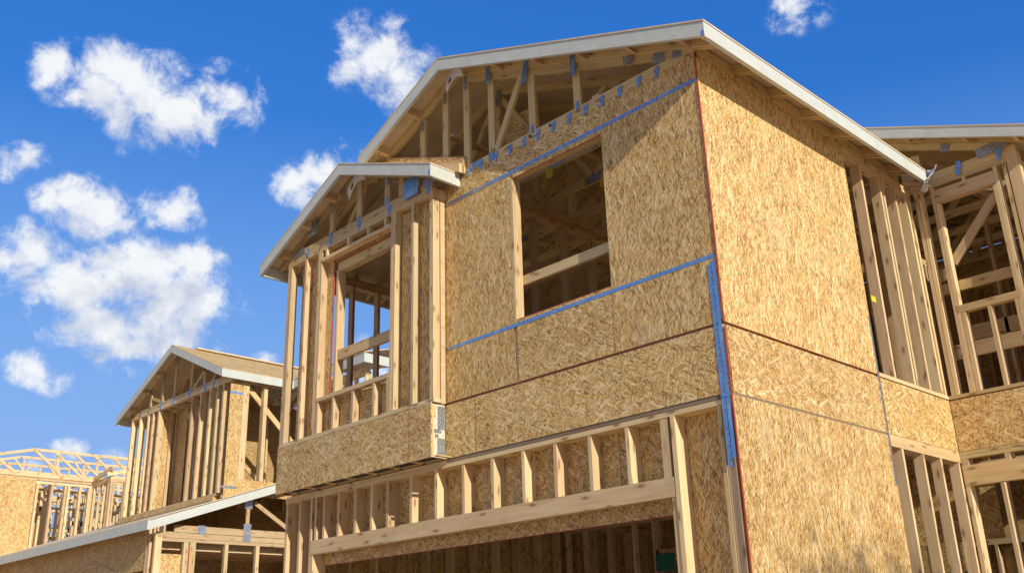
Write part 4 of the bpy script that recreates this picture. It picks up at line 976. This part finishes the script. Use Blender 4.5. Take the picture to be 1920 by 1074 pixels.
for k in range(1, 5):
    x = X3-1.3*k
    b = MB([M_WOOD]); b.beam((x, .5+.5*k, 3.2), (x, 4.3, 4.0), .04, .075, side=(1, 0, 0)); b.beam((x, 4.28, 4.0), (x, 10, 4.03), .04, .075, side=(1, 0, 0)); b.abox(x-.02, x+.02, .5, 10, 3.18, 3.255, grain=1)
    y = 2.2
    while y < 9.6:
        zt_ = min(4.0, 3.2+(y-.5)*.21)
        b.beam((x, y, zt_-.02), (x, y+(.6 if k % 2 else -.6), 3.24), .035, .06, side=(1, 0, 0)); b.beam((x, y+.3, zt_-.02), (x, y+.3, 3.24), .04, .06, side=(1, 0, 0)); y += .95
    b.build('roof_truss', H3)
# jog in the wall towards the camera
j3 = MB([M_WOOD]); j3.abox(X3, -26.6, 6.15, 6.24, T3+.001, T3+.1, grain=0); j3.abox(-26.69, -26.6, 6.242, 9.5, T3+.001, T3+.1, grain=1); j3.abox(X3, -26.6, 6.15, 6.24, T3-.08, T3, grain=0); j3.abox(-26.69, -26.6, 6.242, 9.5, T3-.08, T3, grain=1)
j3.beam((-26.55, 6.0, T3+.12), (-26.55, 7.6, T3+.55), .05, .12, side=(1, 0, 0)); j3.beam((X3+.2, 6.1, T3+.12), (-26.4, 6.1, T3+.3), .05, .12, side=(0, 1, 0))
j3 = j3.frame('wall_frame', H3)
for x in (-27.9, -27.5, -27.1, -26.8): stud_y(j3, x, 6.15, .09, -.6, T3-.08, w=.06)
for y in (6.16, 6.24, 6.6, 7.0, 7.4, 7.8, 8.2, 8.6): stud_x(j3, -26.6, y, .12, -.6, T3-.08, w=.065)
# inner walls, a thicket of studs
for wi_, (x, y0, y1) in enumerate(((-29.6, 3.0, 9.5), (-31.5, 3.2, 10.5), (-33.8, 3.5, 12))):
    f3 = MB([M_WOOD]); f3.abox(x-.1, x, y0, y1, T3-.1, T3+.05, grain=1); f3.abox(x-.1, x, y0+.8, y0+2.4, T3-.7, T3-.55, grain=1); f3.abox(x-.1, x, y0+3.1, y0+4.6, T3-1.1, T3-.95, grain=1); f3 = f3.frame('wall_frame', H3)
    y = y0
    while y < y1: stud_x(f3, x, y, .1, -.6, T3-.1, w=.06); y += .27+.06*(wi_ % 2)
for (y, x0, x1) in ((8.5, -34, -27), (5.2, -34, -29), (10.5, -34, -27)):
    f3 = MB([M_WOODP]); f3.abox(x0, x1, y, y+.1, T3-.1, T3+.05, grain=0); f3.abox(x0+1, x1-1, y, y+.1, T3-1.0, T3-.85, grain=0); f3 = f3.frame('wall_frame', H3)
    x = x0
    while x < x1: stud_y(f3, x, y, .1, -.6, T3-.1, w=.06); x += .33
b = MB([M_OSBX]); b.abox(-33, -28.1, 3, 12, F3-.35, F3-.3); b.build('floor_deck', H3)
abox('wall_sheathing', H3, M_OSBX, -33, -27, 8.7, 8.712, -.5, 1.2, grain=0)
abox('rim_sheathing', H3, M_OSBX, X3, X3+.012, 4.425, 9.0, GZ, -.62, grain=1)

# ================================================================== a tree in front to the right: its branches shade the lower wall
def tree(px, py, hgt, cr, label):
    o = thing('shade_tree', label, 'tree', (px, py, GZ))
    mb, t, p = mat('bark'); p.inputs['Base Color'].default_value = (.14, .1, .07, 1); p.inputs['Roughness'].default_value = .9
    ml, t, p = mat('leaf'); p.inputs['Base Color'].default_value = (.06, .11, .03, 1); p.inputs['Roughness'].default_value = .6
    bm = bmesh.new()
    def limb(a, b_, r0, r1):
        a, b_ = Vector(a), Vector(b_); d = (b_-a).normalized(); s_ = d.orthogonal().normalized(); u_ = d.cross(s_); n = 7
        r_a = [bm.verts.new(a+(s_*math.cos(i*2*math.pi/n)+u_*math.sin(i*2*math.pi/n))*r0) for i in range(n)]
        r_b = [bm.verts.new(b_+(s_*math.cos(i*2*math.pi/n)+u_*math.sin(i*2*math.pi/n))*r1) for i in range(n)]
        for i in range(n): bm.faces.new((r_a[i], r_a[(i+1) % n], r_b[(i+1) % n], r_b[i]))
    top = Vector((px+.2, py+.1, GZ+hgt*.5)); limb((px, py, GZ-.1), top, .16, .1)
    tips = []
    rr = random.Random(3)
    for i in range(12):
        a = rr.uniform(0, 6.28); e = rr.uniform(.2, 1.2)
        q = top+Vector((math.cos(a)*math.cos(e), math.sin(a)*math.cos(e), math.sin(e)))*cr*rr.uniform(.6, 1.1); limb(top, q, .06, .02); tips.append(q)
        for j in range(3):
            q2 = q+Vector((rr.uniform(-1, 1), rr.uniform(-1, 1), rr.uniform(-.3, 1)))*cr*.4; limb(q, q2, .02, .008); tips.append(q2)
    me = bpy.data.meshes.new('trunk'); bm.to_mesh(me); bm.free(); me.materials.append(mb); tk = bpy.data.objects.new('trunk', me); COL.objects.link(tk); tk.parent = o
    bm = bmesh.new()
    for q in tips:
        for j in range(110):
            c = q+Vector((rr.gauss(0, 1), rr.gauss(0, 1), rr.gauss(0, .8)))*cr*.16
            a = Vector((rr.uniform(-1, 1), rr.uniform(-1, 1), rr.uniform(-1, 1))).normalized(); b_ = a.orthogonal().normalized(); s_ = rr.uniform(.04, .08)
            bm.faces.new([bm.verts.new(c+a*s_), bm.verts.new(c+b_*s_*.5), bm.verts.new(c-a*s_), bm.verts.new(c-b_*s_*.5)])
    me = bpy.data.meshes.new('crown'); bm.to_mesh(me); bm.free(); me.materials.append(ml); c_ = bpy.data.objects.new('crown', me); COL.objects.link(c_); c_.parent = o
tgt = Vector((0, 2.1, -2.15)); tp = tgt+SUN*17.0
tree(tp.x, tp.y, (tp.z-GZ)*1.7, 1.3, 'young leafy tree on bare soil to the right of the near house')
